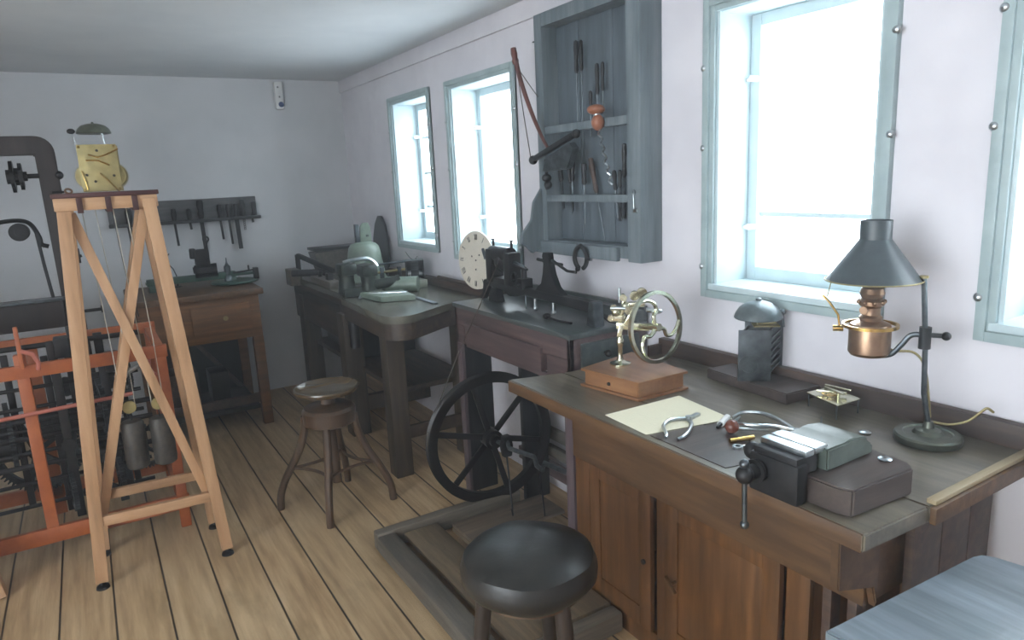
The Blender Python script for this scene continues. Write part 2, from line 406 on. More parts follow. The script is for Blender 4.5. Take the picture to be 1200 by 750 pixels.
def pdoor(y0, y1, z0, z1, kn):
    d = MB(); x = XF-.014
    d.box(x, x+.02, y0, y0+.055, z0, z1, .002); d.box(x, x+.02, y1-.055, y1, z0, z1, .002)
    d.box(x, x+.02, y0+.055, y1-.055, z0, z0+.07, .002); d.box(x, x+.02, y0+.055, y1-.055, z1-.055, z1, .002)
    d.box(x+.006, x+.014, y0+.05, y1-.05, z0+.06, z1-.05, .002)
    d = d.build('door', door_wood, t)
    return d
d1 = pdoor(1.535, 1.85, .08, .59, 0)
MB().cyl((XF-.014, 1.565, .33), (XF-.02, 1.565, .33), .009).build('keyhole', iron, d1)
d2 = pdoor(1.045, 1.47, .08, .59, 0)
m = MB(); m.cyl((XF-.014, 1.42, .33), (XF-.035, 1.42, .33), .006); m.bar((XF-.036, 1.445, .345), (XF-.036, 1.40, .305), .012, .01, .003)
m.build('turn_latch', bench_brown, d2)
m = MB()
for i, (a, b) in enumerate(((1.50, 1.62), (1.624, 1.75), (1.754, 1.86))): m.box(a, b, .76, .78, 0, BZ-.045, .002)
m.build('end_panel', bench_dark, t)
MB().prism([(1.38, .66), (1.40, .60), (1.40, .842), (1.245, .842), (1.25, .70)], (0, .79, 0), (1, 0, 0), (0, 0, 1), .022, .003).build('bracket', bench_brown, t)
for y in (.85, .915): MB().box(1.42, 1.46, y-.012, y+.012, 0, .60, .003).build('slat', bench_dark, t)

# small wooden table corner in the foreground
t = thing('side_table', 'worn grey-blue topped wooden table in the near right corner', 'table', (1.3, .3, 0))
poly = [(1.017, .656), (1.47, .628), (1.492, .621), (1.506, .60), (1.60, .10), (1.08, .06)]
topm = wood('worn_blue_grey_top', '66727a', '8794a0', 'y', 10, .3, '5a646c', .15, .3)
MB().prism(poly, (0, 0, .766), (1, 0, 0), (0, 1, 0), .028, .004).build('table_top', topm, t)
poly2 = [(1.05, .63), (1.46, .605), (1.56, .12), (1.11, .10)]
MB().prism(poly2, (0, 0, .70), (1, 0, 0), (0, 1, 0), .10, .003).build('apron', bench_brown, t)
for (x, y) in ((1.085, .60), (1.43, .58), (1.52, .16), (1.14, .13)): MB().box(x-.02, x+.02, y-.02, y+.02, 0, .66).build('leg', bench_brown, t)

# ------------------------------------------------------------------ things on the right workbench
# wooden box, then brass hand-cranked tool on it
bx = thing('wooden_box', 'orange-brown wooden box with overhanging lid at the left of the big workbench', 'box', (1.52, 1.73, BZ))
c4 = [Vector(q) for q in ((1.376, 1.812), (1.408, 1.580), (1.600, 1.575), (1.628, 1.86))]
cen = sum(c4, Vector((0, 0)))/4
grow = lambda k: [tuple(cen+(q-cen)*(1+k/ (q-cen).length)) for q in c4]
MB().prism(grow(0), (0, 0, BZ+.031), (1, 0, 0), (0, 1, 0), .046, .002).build('body', box_wood, bx)
MB().prism(grow(.016), (0, 0, BZ+.004), (1, 0, 0), (0, 1, 0), .008, .001).build('base_plate', box_wood, bx)
MB().prism(grow(.014), (0, 0, BZ+.058), (1, 0, 0), (0, 1, 0), .008, .001).build('lid', box_wood, bx)
MB().cyl((1.3845, 1.70, BZ+.03), (1.389, 1.70, BZ+.03), .006).build('keyhole', ink, bx)
bz = BZ+.062
t = thing('hand_crank_tool', 'pale brass hand-cranked wheel cutting tool on the wooden box', 'tool', (1.501, 1.774, bz), -.70)
# local x = right as seen from the camera, y = away
m = MB(); m.rev([(.036, 0), (.036, .004), (.022, .008), (.012, .014), (.009, .03), (.0085, .06), (.012, .066), (.013, .085), (.010, .09), (.010, .10)]); m.build('pillar', nickel, t, w=False)
m = MB(); m.bar((-.004, 0, .095), (.006, 0, .135), .02, .016); m.bar((-.012, 0, .135), (.10, .0, .128), .018, .024, .003)
m.bar((.02, 0, .135), (.055, 0, .20), .02, .02, .004); m.box(-.03, .02, -.012, .012, .15, .172, .004); m.bar((.0, 0, .14), (.02, 0, .235), .012, .014, .003)
m.sph((-.012, -.012, .185), .016); m.sph((.02, -.012, .205), .014); m.box(.03, .085, -.01, .02, .20, .215, .003)
m.build('arm', nickel, t, w=False)
m = MB()
for (x, z, r) in ((.050, .240, .014), (.074, .248, .016), (.012, .235, .010), (-.02, .20, .010), (-.03, .165, .009), (.03, .19, .012)):
    m.cyl((x, -.02, z), (x, .006, z), r, seg=18); m.ring((x, -.022, z), (0, 1, 0), r*1.15, r*.7, .006, 20)
m.build('pulley', nickel, t, w=False)
m = MB(); m.cyl((.0, 0, .215), (.0, 0, .265), .005); m.cyl((-.03, -.02, .20), (.02, -.03, .20), .006); m.cyl((.11, -.05, .135), (.11, .05, .135), .008); m.sph((.125, .04, .175), .013, (1.6, 1, .8)); m.cyl((.09, .04, .18), (.13, .04, .175), .008); m.cyl((.03, -.005, .10), (.03, -.005, .135), .004)
m.build('spindle', steel, t, w=False)
wc = Vector((.118, -.055, .140)); ax = Vector((-.95, 1, -.12)).normalized()
m = MB(); m.ring(wc, ax, .121, .109, .012, 64); m.build('wheel_rim', nickel, t, w=False)
q = ax.to_track_quat('Z', 'Y').to_matrix(); X, Y = q @ Vector((1, 0, 0)), q @ Vector((0, 1, 0))
for k in range(3):
    a = 2*PI*k/3+1.0; pts = []
    for s_ in range(9):
        f = s_/8; rr = .110*f; aa = a+.75*math.sin(f*PI)*(.6 if f < .5 else .9); pts.append(wc+(X*math.cos(aa)+Y*math.sin(aa))*rr)
    MB().stube(pts, .0075, 8, r1=.006).build('spoke', nickel, t, w=False)
MB().cyl(wc-ax*.015, wc+ax*.07, .013, .010).build('hub', nickel, t, w=False)

# paper sheet
pp = [(709, 487)]
P4 = [(1.240, 1.539), (1.227, 1.347), (1.500, 1.286), (1.535, 1.530)]
o = MB().prism(P4, (0, 0, BZ+.0015), (1, 0, 0), (0, 1, 0), .001).build('paper_sheet', paperm, w=True); tag(o, 'yellowed handwritten paper sheet lying on the workbench', 'paper')
# dark plate the tools lie on
o = MB().prism([(1.232, 1.335), (1.228, 1.07), (1.36, 1.04), (1.44, 1.29)], (0, 0, BZ+.001), (1, 0, 0), (0, 1, 0), .0015).build('dark_mat', vise_block, w=True); tag(o, 'dark smooth board under the pliers on the workbench front', 'board')

def plier(name, label, pts_handles, head, hl, mat=steel, z=BZ+.006):
    """two bowed handles + jaws; pts are (x,y) on the bench"""
    t = thing(name, label, 'pliers', (head[0], head[1], BZ))
    for H in pts_handles: MB().stube([(x, y, z+dz) for (x, y, dz) in H], .0065, 8, r1=.0045).build('handle', mat, t)
    hx, hy = head; dx, dy = hl
    m = MB(); m.cyl((hx, hy, z-.006), (hx, hy, z+.008), .010, seg=16); m.bar((hx, hy, z), (hx+dx, hy+dy, z), .014, .010, .003); m.build('jaws', mat, t)
    return t
# coordinates on bench found from the pixel positions of the tools
plier('round_nose_pliers', 'open steel pliers nearest the paper sheet, bowed handles', [[(1.395, 1.355, 0), (1.35, 1.375, .002), (1.30, 1.355, .002), (1.262, 1.305, .002), (1.245, 1.290, 0)], [(1.395, 1.355, 0), (1.37, 1.318, .003), (1.325, 1.283, .003), (1.285, 1.262, .003), (1.262, 1.262, 0)]], (1.398, 1.355), (.05, .01))
plier('cutting_pliers', 'large steel cutting pliers lying behind the round brown bulb', [[(1.545, 1.11, 0), (1.555, 1.17, .012), (1.56, 1.23, .014), (1.535, 1.275, .010), (1.50, 1.285, 0)], [(1.545, 1.11, 0), (1.51, 1.15, .010), (1.47, 1.18, .014), (1.45, 1.225, .010), (1.455, 1.245, 0)]], (1.545, 1.105), (.025, -.045))
t = thing('wood_burnisher', 'round brown wooden bulb handle tool among the pliers', 'tool', (1.415, 1.21, BZ))
MB().sph((1.415, 1.213, BZ+.020), .019).build('handle', paint('brown_bulb', '5c2e20', '6e3a2a', .3, 10, 0), t)
MB().cyl((1.425, 1.21, BZ+.012), (1.49, 1.155, BZ+.008), .005, .003).build('blade', steel, t)
o = MB().cyl((1.352, 1.165, BZ+.009), (1.42, 1.145, BZ+.009), .0065).build('brass_tube', brass, w=True); tag(o, 'short brass tube beside the brown bulb handle', 'tube')
t = thing('eye_bolt', 'small steel eye bolt in front of the brass tube', 'bolt', (1.345, 1.135, BZ))
MB().ring((1.345, 1.133, BZ+.005), (0, 0, 1), .013, .007, .006, 24).build('eye', steel, t); MB().cyl((1.355, 1.13, BZ+.005), (1.40, 1.115, BZ+.005), .003).build('shank', steel, t)
t = thing('glass_vial', 'slim white tube with dark cap by the paper corner', 'tube', (1.44, 1.27, BZ))
MB().cyl((1.425, 1.263, BZ+.009), (1.485, 1.29, BZ+.009), .009).build('body', whitep, t); MB().cyl((1.405, 1.255, BZ+.007), (1.425, 1.263, BZ+.009), .004, .007).build('cap', iron, t)
t = thing('tweezers', 'flat steel tweezers beside the white tube', 'tweezers', (1.47, 1.255, BZ))
for k in (-1, 1): MB().tube([(1.43, 1.243, BZ+.004), (1.46, 1.252+k*.004, BZ+.006), (1.52, 1.275, BZ+.006)], .0028, 6).build('arm', steel, t)
t = thing('flat_file', 'thin dark file lying behind the bench vise', 'file', (1.62, 1.13, BZ))
MB().stube([(1.55, 1.07, BZ+.003), (1.60, 1.085, BZ+.003), (1.64, 1.10, BZ+.003), (1.70, 1.14, BZ+.003)], .004, 6, r1=.002).build('blade', steel_dark, t)
MB().cyl((1.52, 1.055, BZ+.005), (1.55, 1.07, BZ+.004), .006, .004).build('tang', steel_dark, t)
o = MB().cyl((1.50, 1.02, BZ+.003), (1.56, 1.03, BZ+.003), .003, .001, 8).build('scriber', steel_dark, w=True); tag(o, 'short dark scriber behind the bench vise', 'tool')
for (x, y, z, l) in ((1.688, 1.002, BZ, 'flat silver disc on the bench before the oil lamp'),):
    o = MB().rev([(.014, 0), (.015, .002), (.010, .005), (.002, .006)], (x, y, z)).build('metal_disc', steel, w=True); tag(o, l, 'disc')
o = MB().rev([(.014, 0), (.015, .002), (.010, .005), (.002, .006)], (1.43, .80, BZ+.062)).build('metal_disc', steel, w=True); tag(o, 'flat silver disc on the dark wooden block of the vise', 'disc')

# dark block + vise
m = MB(); m.prism([(1.228, .93), (1.228, .78), (1.240, .752), (1.43, .738), (1.455, .76), (1.478, .95), (1.47, 1.0), (1.33, 1.02), (1.32, .93)], (0, 0, BZ+.031), (1, 0, 0), (0, 1, 0), .060, .004)
o = m.build('wooden_block', vise_block, w=True); tag(o, 'dark thick wooden block under the vise at the workbench corner', 'block')
bt = BZ+.062
t = thing('bench_vise', 'green-grey bench vise with bright jaws and hanging handle on the dark block', 'vise', (1.32, .96, BZ))
yv = .905
m = MB(); m.prism([(.0, 0), (.165, 0), (.165, .024), (.150, .030), (.140, .046), (.08, .054), (.07, .05), (.0, .05)], (1.275, yv-.01, bt), (1, 0, 0), (0, 0, 1), .12, .004)
m.build('fixed_body', green_vise, t)
m = MB(); m.box(1.186, 1.222, yv-.062, yv+.062, BZ+.002, bt+.030, .006); m.box(1.19, 1.262, yv-.056, yv+.056, bt+.002, bt+.044, .006); m.build('moving_jaw', iron, t)
m = MB(); m.box(1.216, 1.246, yv-.058, yv+.058, bt+.042, bt+.056, .003); m.build('jaw_plate', steel, t)
m = MB(); m.box(1.250, 1.292, yv-.058, yv+.058, bt+.042, bt+.056, .003); m.build('jaw_plate', steel, t)
zs = BZ+.055; ys_ = yv+.035
m = MB(); m.cyl((1.19, ys_, zs), (1.150, ys_, zs), .017); m.ring((1.176, ys_, zs), (1, 0, 0), .026, .012, .009, 24); m.sph((1.140, ys_, zs), .020); m.build('screw', iron, t)
m = MB(); m.cyl((1.138, ys_, zs+.024), (1.138, ys_-.004, zs-.11), .0055); m.sph((1.138, ys_, zs+.026), .011); m.build('handle', steel_dark, t)
m = MB(); m.sph((1.138, ys_-.004, zs-.115), .010); m.build('handle_knob', steel_dark, t)
m = MB(); m.sph((1.225, yv+.083, bt+.012), .021); m.cyl((1.222, yv+.055, bt+.008), (1.222, yv+.08, bt+.012), .009); m.build('clamp_knob', iron, t)

# movement with bell on its wooden base by the window
rotb = Matrix.Rotation(R_(-5), 3, 'Y')
t = thing('base_board', 'dark square wooden board under the belled movement, against the wall', 'board', (1.79, 1.44, BZ))
m = MB(); m.prism([(1.748, 1.612), (1.716, 1.268), (1.868, 1.255), (1.868, 1.60)], (0, 0, BZ+.017), (1, 0, 0), (0, 1, 0), .034, .003); m.build('board', vise_block, t)
t = thing('clock_movement', 'dark clock movement with round bell on top, on a board by the window', 'clock movement', (1.818, 1.44, BZ+.035), -.72)
t.scale = (1.15, 1.15, 1.08)
m = MB(); m.box(-.075, .012, -.06, -.054, 0, .155, .002); m.build('front_plate', steel_dark, t, w=False)
m = MB(); m.box(-.045, .06, .028, .034, 0, .165, .002); m.build('back_plate', steel_dark, t, w=False)
for (x, z) in ((-.065, .01), (.002, .01), (-.065, .145), (.002, .145)): MB().cyl((x, -.056, z), (x+.03, .03, z), .004).build('pillar', steel_dark, t, w=False)
for (x, y, z, r) in ((-.03, -.035, .05, .034), (-.012, -.01, .09, .026), (-.02, .01, .06, .03), (.0, -.02, .125, .018), (-.03, 0, .12, .02)):
    MB().gear((x, y, z), (.35, 1, 0), r, 28, .003, 4).build('gear', brass_dull, t, w=False)
m = MB()
for z in (.03, .05, .07, .09, .11, .13): m.bar((.012, -.055, z), (.05, .026, z+.006), .006, .004, 0)
m.build('arbor', steel_dark, t, w=False)
m = MB(); m.box(-.03, .04, -.03, .02, .156, .16, .001); m.cyl((-.02, 0, .16), (.03, -.02, .168), .003); m.cyl((-.02, -.02, .165), (.03, .01, .165), .003); m.build('levers', brass_dull, t, w=False)
m = MB(); m.cyl((-.01, 0, .15), (-.01, 0, .195), .004); m.cyl((.055, .0, .15), (.05, .0, .195), .003); m.sph((.05, 0, .195), .009); m.build('bell_post', steel_dark, t, w=False)
m = MB(); m.rev([(.064, 0), (.066, .003), (.062, .016), (.052, .032), (.034, .046), (.012, .053), (.004, .054)], (-.014, 0, .178)); m.rev([(.008, 0), (.008, .005), (.003, .008)], (-.014, 0, .231)); m.build('bell', bell_grey, t, w=False)
MB().ring((-.045, -.064, .05), (0, 1, 0), .03, .022, .004, 24).build('count_wheel', steel_dark, t, w=False)

# brass plate on legs
t = thing('cock_plate', 'small brass platform on thin legs with a tiny movement, behind the pliers', 'clock part', (1.785, 1.16, BZ))
pz = BZ+.042
c5 = [(1.752, 1.228), (1.852, 1.215), (1.815, 1.095), (1.712, 1.10)]
MB().prism(c5, (0, 0, pz), (1, 0, 0), (0, 1, 0), .0035, .001).build('plate', nickel, t)
for (x, y) in ((1.757, 1.222), (1.845, 1.21), (1.81, 1.10), (1.718, 1.106)): MB().cyl((x, y, BZ), (x, y, pz), .002).build('leg', steel_dark, t)
m = MB(); m.bar((1.76, 1.20, pz+.012), (1.80, 1.13, pz+.012), .012, .006, .001); m.bar((1.79, 1.19, pz+.018), (1.77, 1.12, pz+.018), .01, .005, .001); m.cyl((1.775, 1.14, pz), (1.775, 1.14, pz+.02), .005); m.cyl((1.79, 1.19, pz), (1.79, 1.19, pz+.02), .005); m.bar((1.80, 1.20, pz+.022), (1.805, 1.12, pz+.022), .006, .004, .001)
m.build('bridge', nickel, t); MB().gear((1.775, 1.165, pz+.008), (0, 0, 1), .024, 30, .002, 4).build('gear', brass, t)

# oil lamp on adjustable stand
pb = Vector((1.757, .878, BZ)); ptop = Vector((1.735, .905, 1.305)); pd = ptop-pb
t = thing('oil_lamp', 'dark shaded brass oil lamp on an adjustable iron stand', 'lamp', pb)
m = MB(); m.rev([(.076, 0), (.078, .003), (.078, .016), (.074, .021), (.058, .022), (.054, .019), (.036, .021), (.030, .030), (.014, .036), (.010, .052)], pb); m.build('base', bell_dark, t)
MB().tube([pb+Vector((0, 0, .04)), pb+pd*.3+Vector((-.004, .004, 0)), pb+pd*.6, ptop], .0065, 10).build('pole', steel_dark, t)
k = pb+pd*.66
m = MB(); m.cyl(k-Vector((0, 0, .035)), k+Vector((0, 0, .02)), .014); m.cyl(k, k+Vector((.02, -.035, 0)), .006); m.sph(k+Vector((.02, -.04, 0)), .011); m.build('clamp', iron, t)
bc = Vector((1.688, 1.006, 0))
m = MB(); m.stube([k+Vector((0, 0, .0)), k+Vector((-.012, .028, -.004)), k+Vector((-.022, .045, -.03)), k+Vector((-.034, .062, -.055)), k+Vector((-.045, .085, -.06)), Vector((bc.x+.03, bc.y-.03, 1.125))], .007, 10); m.build('arm', steel_dark, t)
m = MB(); m.rev([(.002, 1.098), (.044, 1.100), (.050, 1.108), (.050, 1.172), (.047, 1.182), (.03, 1.19), (.02, 1.194)], (bc.x, bc.y, 0)); m.build('reservoir', copper, t)
m = MB(); m.ring((bc.x, bc.y, 1.178), (0, 0, 1), .067, .061, .008, 40); m.cyl((bc.x-.03, bc.y+.055, 1.165), (bc.x-.045, bc.y+.075, 1.165), .008); m.tube([(bc.x-.03, bc.y+.065, 1.165), (bc.x-.032, bc.y+.07, 1.20), (bc.x-.045, bc.y+.09, 1.235), (bc.x-.05, bc.y+.105, 1.25)], .003, 8); m.build('gallery_ring', brass, t)
m = MB(); m.rev([(.026, 1.19), (.028, 1.20), (.022, 1.206), (.022, 1.225), (.03, 1.232), (.03, 1.242), (.024, 1.25), (.03, 1.262), (.026, 1.275), (.016, 1.28), (.014, 1.29)], (bc.x, bc.y, 0)); m.build('burner', copper, t)
m = MB()
for kk in range(8):
    a = kk*PI/4; m.sph((bc.x+.03*math.cos(a), bc.y+.03*math.sin(a), 1.24), .006)
m.cyl((bc.x-.02, bc.y, 1.225), (bc.x-.05, bc.y-.01, 1.225), .003); m.rev([(.010, -.002), (.010, .002)], (bc.x-.05, bc.y-.01, 1.225), (1, .2, 0)); m.build('gallery_beads', copper, t)
m = MB(); m.rev([(.012, 1.27), (.018, 1.30), (.02, 1.34), (.018, 1.43)], (bc.x, bc.y, 0), cap=False); m.build('chimney', steel_dark, t)
m = MB(); m.rev([(.110, 1.297), (.037, 1.40), (.037, 1.447), (.035, 1.447), (.035, 1.40), (.108, 1.297), (.110, 1.297)], (bc.x, bc.y, 0), seg=48, cap=False); m.build('lamp_shade', blackp, t)
m = MB(); m.tube([(bc.x+.113*math.cos(a), bc.y+.113*math.sin(a), 1.297) for a in [2*PI*i/40 for i in range(40)]], .002, 6, True); m.tube([(bc.x+.05, bc.y-.10, 1.297), (1.742, .903, 1.30), ptop], .003, 6)
m.tube([(bc.x-.10, bc.y+.05, 1.297), (bc.x-.105, bc.y+.055, 1.26)], .0015, 6); m.rev([(.010, 0), (.010, .006)], ptop); m.build('shade_carrier', brass_dull, t)
m = MB(); m.stube([(bc.x+.02, bc.y-.045, 1.118), (1.725, .955, 1.112), (1.745, .925, 1.112), (1.757, .905, 1.09), (1.760, .893, 1.05), (1.762, .886, 1.00), (1.765, .880, .945)], .0032, 8)
m.stube([pb+Vector((.007, -.006, .05)), (1.79, .845, .93), (1.805, .81, .945), (1.815, .785, .975), (1.82, .775, .985), (1.83, .765, .975)], .0032, 8); m.build('gas_tube', brass_dull, t)

# ------------------------------------------------------------------ lathe table with treadle in the middle
TZ = 1.0; x0, x1, y0, y1 = 1.50, 1.885, 2.065, 3.02
t = thing('lathe_table', 'purple-brown table with long drawer carrying the lathe', 'table', (1.7, 2.5, 0))
m = MB(); m.box(x0-.008, x1, y0-.01, y1+.01, TZ-.022, TZ, .004); m.build('table_top', mid_top, t)
m = MB(); m.box(x0+.33, x1, y0-.01, y1+.2, TZ, TZ+.045, .006); m.box(x1-.02, x1, y0-.01, y1, TZ, TZ+.06, .003); m.build('back_ledge', mid_top, t)
m = MB(); m.box(x0, x0+.02, y0, y1, .89, TZ-.022); m.box(x0, x0+.02, y0, y0+.16, .80, .90); m.box(x0, x0+.02, y1-.09, y1, .80, .90); m.box(x0, x0+.02, y0+.1, y1-.1, .79, .812)
m.box(x0, x1, y0, y0+.02, .78, TZ-.022); m.box(x0, x1, y1-.02, y1, .80, TZ-.022); m.build('case', mid_wood, t)
dr = MB().box(x0-.012, x0+.30, y0+.185, y1-.115, .815, .915, .004).build('drawer', mid_wood, t)
m = MB(); m.box(x0+.05, x0+.34, y0-.012, y0+.004, .83, .955, .003); sd = m.build('side_drawer', mid_top, t)
MB().cyl((x0+.16, y0-.012, .905), (x0+.16, y0-.028, .905), .006).sph((x0+.16, y0-.034, .905), .014).build('knob', iron, sd)
for (a, b, c, d) in ((x0, x0+.06, y0, y0+.05), (x0, x0+.02, y1-.045, y1), (x1-.06, x1, y0, y0+.05)):
    MB().box(a, b, c, d, 0, .80, .003).build('leg', mid_wood_z, t)
MB().box(x0+.02, x0+.17, y1-.04, y1-.01, 0, .80, .003).build('side_board', black_wood, t)
MB().box(x1-.20, x1-.06, y1-.30, y1-.27, 0, .80, .003).build('side_board', black_wood, t)
MB().box(x1-.06, x1-.03, y0+.05, y1-.01, .10, .17, .003).build('stretcher', mid_wood, t)
m = MB(); m.bar((x1-.03, y0+.05, .32), (x1-.03, y1-.1, .32), .02, .06); m.bar((x1-.05, y0+.05, .24), (x1-.05, y1-.1, .24), .03, .05); m.build('back_rail', old_grey, t)

# lathe
lx = 1.665
t = thing('bench_lathe', 'dark iron lathe with upright headstock on the lathe table', 'lathe', (lx, 2.5, TZ))
m = MB(); m.prism([(2.10, 1.095), (2.96, 1.105), (2.96, 1.075), (2.80, 1.065), (2.74, 1.045), (2.68, 1.05), (2.60, 1.068), (2.10, 1.05)], (lx, 0, 0), (0, 1, 0), (0, 0, 1), .035, .002)
m.build('bed', iron, t)
m = MB(); m.prism([(2.085, TZ), (2.145, TZ), (2.14, 1.02), (2.125, 1.10), (2.095, 1.10), (2.09, 1.02)], (lx, 0, 0), (0, 1, 0), (0, 0, 1), .05, .003); m.build('foot', steel_dark, t)
m = MB(); m.prism([(2.90, 1.07), (2.86, 1.07), (2.86, 1.04), (2.84, TZ), (2.93, TZ), (2.92, 1.03)], (lx, 0, 0), (0, 1, 0), (0, 0, 1), .045, .003)
m.prism([(2.98, 1.10), (2.93, 1.10), (2.97, 1.04), (3.0, TZ), (3.05, TZ), (3.0, 1.03)], (lx, 0, 0), (0, 1, 0), (0, 0, 1), .03, .002); m.build('foot', iron, t)
m = MB(); hb = 1.095
m.box(lx-.035, lx+.035, 2.86, 2.92, hb, 1.26, .012); m.box(lx-.035, lx+.035, 2.70, 2.755, hb, 1.25, .012); m.box(lx-.03, lx+.03, 2.70, 2.92, hb, hb+.03, .004)
m.cyl((lx, 2.74, 1.235), (lx, 2.90, 1.235), .037, seg=24); m.build('headstock', iron_black, t)
m = MB(); m.rev([(.03, 0), (.045, .01), (.045, .03), (.035, .04), (.035, .065), (.028, .075)], (lx, 2.77, 1.20), (0, 1, 0)); m.build('cone_pulley', iron_black, t)
for y in (2.89, 2.725): MB().cyl((lx, y, 1.26), (lx, y, 1.30), .006).rev([(.011, 0), (.011, .006)], (lx, y, 1.30)).build('oil_screw', iron, t)
m = MB(); m.cyl((lx, 2.92, 1.22), (lx, 2.98, 1.225), .007); m.bar((lx, 2.975, 1.20), (lx, 3.0, 1.25), .012, .012); m.cyl((lx, 2.70, 1.20), (lx, 2.62, 1.19), .012, .004); m.build('spindle', steel_dark, t)
m = MB(); m.box(lx-.03, lx+.03, 2.60, 2.65, hb-.002, 1.14, .006); m.cyl((lx, 2.625, 1.13), (lx, 2.625, 1.19), .012); m.bar((lx-.02, 2.68, 1.20), (lx-.02, 2.57, 1.185), .015, .01); m.ring((lx-.03, 2.665, 1.145), (1, 0, 0), .022, .014, .012, 20); m.cyl((lx-.05, 2.62, 1.12), (lx, 2.62, 1.12), .008); m.build('tool_rest', iron, t)
m = MB(); m.prism([(2.31, hb), (2.52, hb), (2.50, 1.115), (2.47, 1.135), (2.455, 1.18), (2.448, 1.22), (2.455, 1.255), (2.45, 1.27), (2.41, 1.27), (2.405, 1.23), (2.39, 1.18), (2.36, 1.13)], (lx, 0, 0), (0, 1, 0), (0, 0, 1), .03, .002)
m.cyl((lx, 2.51, 1.235), (lx, 2.33, 1.225), .007); m.tube([(lx, 2.40, 1.24), (lx-.01, 2.34, 1.225), (lx-.01, 2.28, 1.205), (lx-.01, 2.22, 1.205)], .006, 8); m.build('tailstock', iron, t)
for y in (2.52, 2.38): MB().cyl((lx-.015, y, 1.02), (lx-.015, y, 1.06), .008).sph((lx-.015, y, 1.018), .012).build('bolt', steel, t)
MB().cyl((lx, 2.62, TZ), (lx, 2.62, 1.06), .004).build('support_rod', steel_dark, t)

t = thing('chuck_key', 'dark ball-ended key lying on the lathe table front', 'tool', (1.60, 2.33, TZ))
MB().sph((1.60, 2.36, TZ+.013), .017, (1, 1, .75)).build('head', iron, t); MB().tube([(1.60, 2.35, TZ+.008), (1.60, 2.28, TZ+.006), (1.61, 2.20, TZ+.006)], .005, 8).build('shank', iron, t)
t = thing('curved_hook', 'thin curved dark rod beside the lathe foot', 'rod', (1.68, 2.1, TZ))
MB().tube([(1.69, 2.125, TZ+.055), (1.70, 2.11, TZ+.03), (1.715, 2.09, TZ+.012), (1.74, 2.075, TZ+.005), (1.76, 2.068, TZ+.004)], .003, 8).build('rod', iron, t)

# flywheel with crankshaft, belt
wcx, wcy, wcz, wr = 1.485, 2.70, .395, .315
t = thing('flywheel', 'large black iron flywheel under the lathe table', 'wheel', (wcx, wcy, wcz-wr))
axw = Vector((.10, 1, 0)).normalized(); q = axw.to_track_quat('Z', 'Y').to_matrix(); X, Y = q @ Vector((1, 0, 0)), q @ Vector((0, 1, 0)); wc = Vector((wcx, wcy, wcz))
m = MB(); m.rev([(wr-.045, -.016), (wr-.02, -.022), (wr, -.02), (wr-.012, -.008), (wr, 0), (wr-.012, .008), (wr, .02), (wr-.02, .022), (wr-.045, .016), (wr-.045, -.016)], wc, axw, 72, False); m.build('rim', iron_black, t)
for kk in range(6):
    a = kk*PI/3+.25; MB().bar(wc, wc+(X*math.cos(a)+Y*math.sin(a))*(wr-.03), .028, .014, .004, axw).build('spoke', iron_black, t)
MB().cyl(wc-axw*.045, wc+axw*.03, .045).cyl(wc-axw*.07, wc+axw*.04, .028).build('hub', iron_black, t)
shm = MB(); pts = [wc+Vector((0, .05, 0)), wc+Vector((0, -.10, 0)), wc+Vector((.0, -.12, .03)), wc+Vector((0, -.15, .035)), wc+Vector((.0, -.17, 0)), (1.52, 2.38, .395), (1.52, 2.36, .36), (1.52, 2.32, .355), (1.52, 2.30, .395), (1.54, 2.12, .395)]
shm.tube(pts, .011, 10); shm.sph((1.54, 2.13, .40), .022); shm.build('crankshaft', steel_dark, t)
MB().prism([(-.02, -.05), (.02, -.05), (.028, .0), (.018, .05), (-.018, .05), (-.028, 0)], (wcx, 2.555, .40), (1, 0, 0), (0, 0, 1), .03, .003).build('crank_bearing', iron, t)
m = MB(); m.cyl((wcx-.005, 2.55, .37), (1.44, 2.45, .115), .004); m.cyl((1.44, 2.45, .115), (1.43, 2.44, .15), .005); m.build('connecting_rod', iron, t)
MB().cyl((1.52, 2.34, .35), (1.55, 2.36, .115), .004).build('connecting_rod', iron, t)
m = MB(); lft = wc-X*wr
m.tube([wc+(X*math.cos(a)+Y*math.sin(a))*(wr+.001) for a in [math.atan2(0, -1)+s_*PI/18-.35 for s_ in range(-8, 10)]], .003, 6)
sl = wc+(X*math.cos(PI*.92)+Y*math.sin(PI*.92))*(wr+.001) if (Y.z > 0) else wc+(X*math.cos(PI*1.08)+Y*math.sin(PI*1.08))*(wr+.001)
# ends go up to the headstock pulley
top = Vector((lx-.045, 2.78, 1.20))
m2 = MB(); m2.stube([Vector((wcx-wr*.97*axw.y, wcy+.03, wcz+.08)), Vector((1.35, 2.75, .78)), Vector((1.488, 2.765, .99)), top], .0024, 6); m2.tube([Vector((wcx-wr*.99*axw.y, wcy+.03, wcz+.02)), Vector((wcx-wr*.96, wcy+.03, wcz+.09))], .0032, 6)
o = m2.build('drive_cord', cord_dark, w=True); tag(o, 'thin drive cord running from the flywheel up to the lathe', 'cord')
m.bm.free()

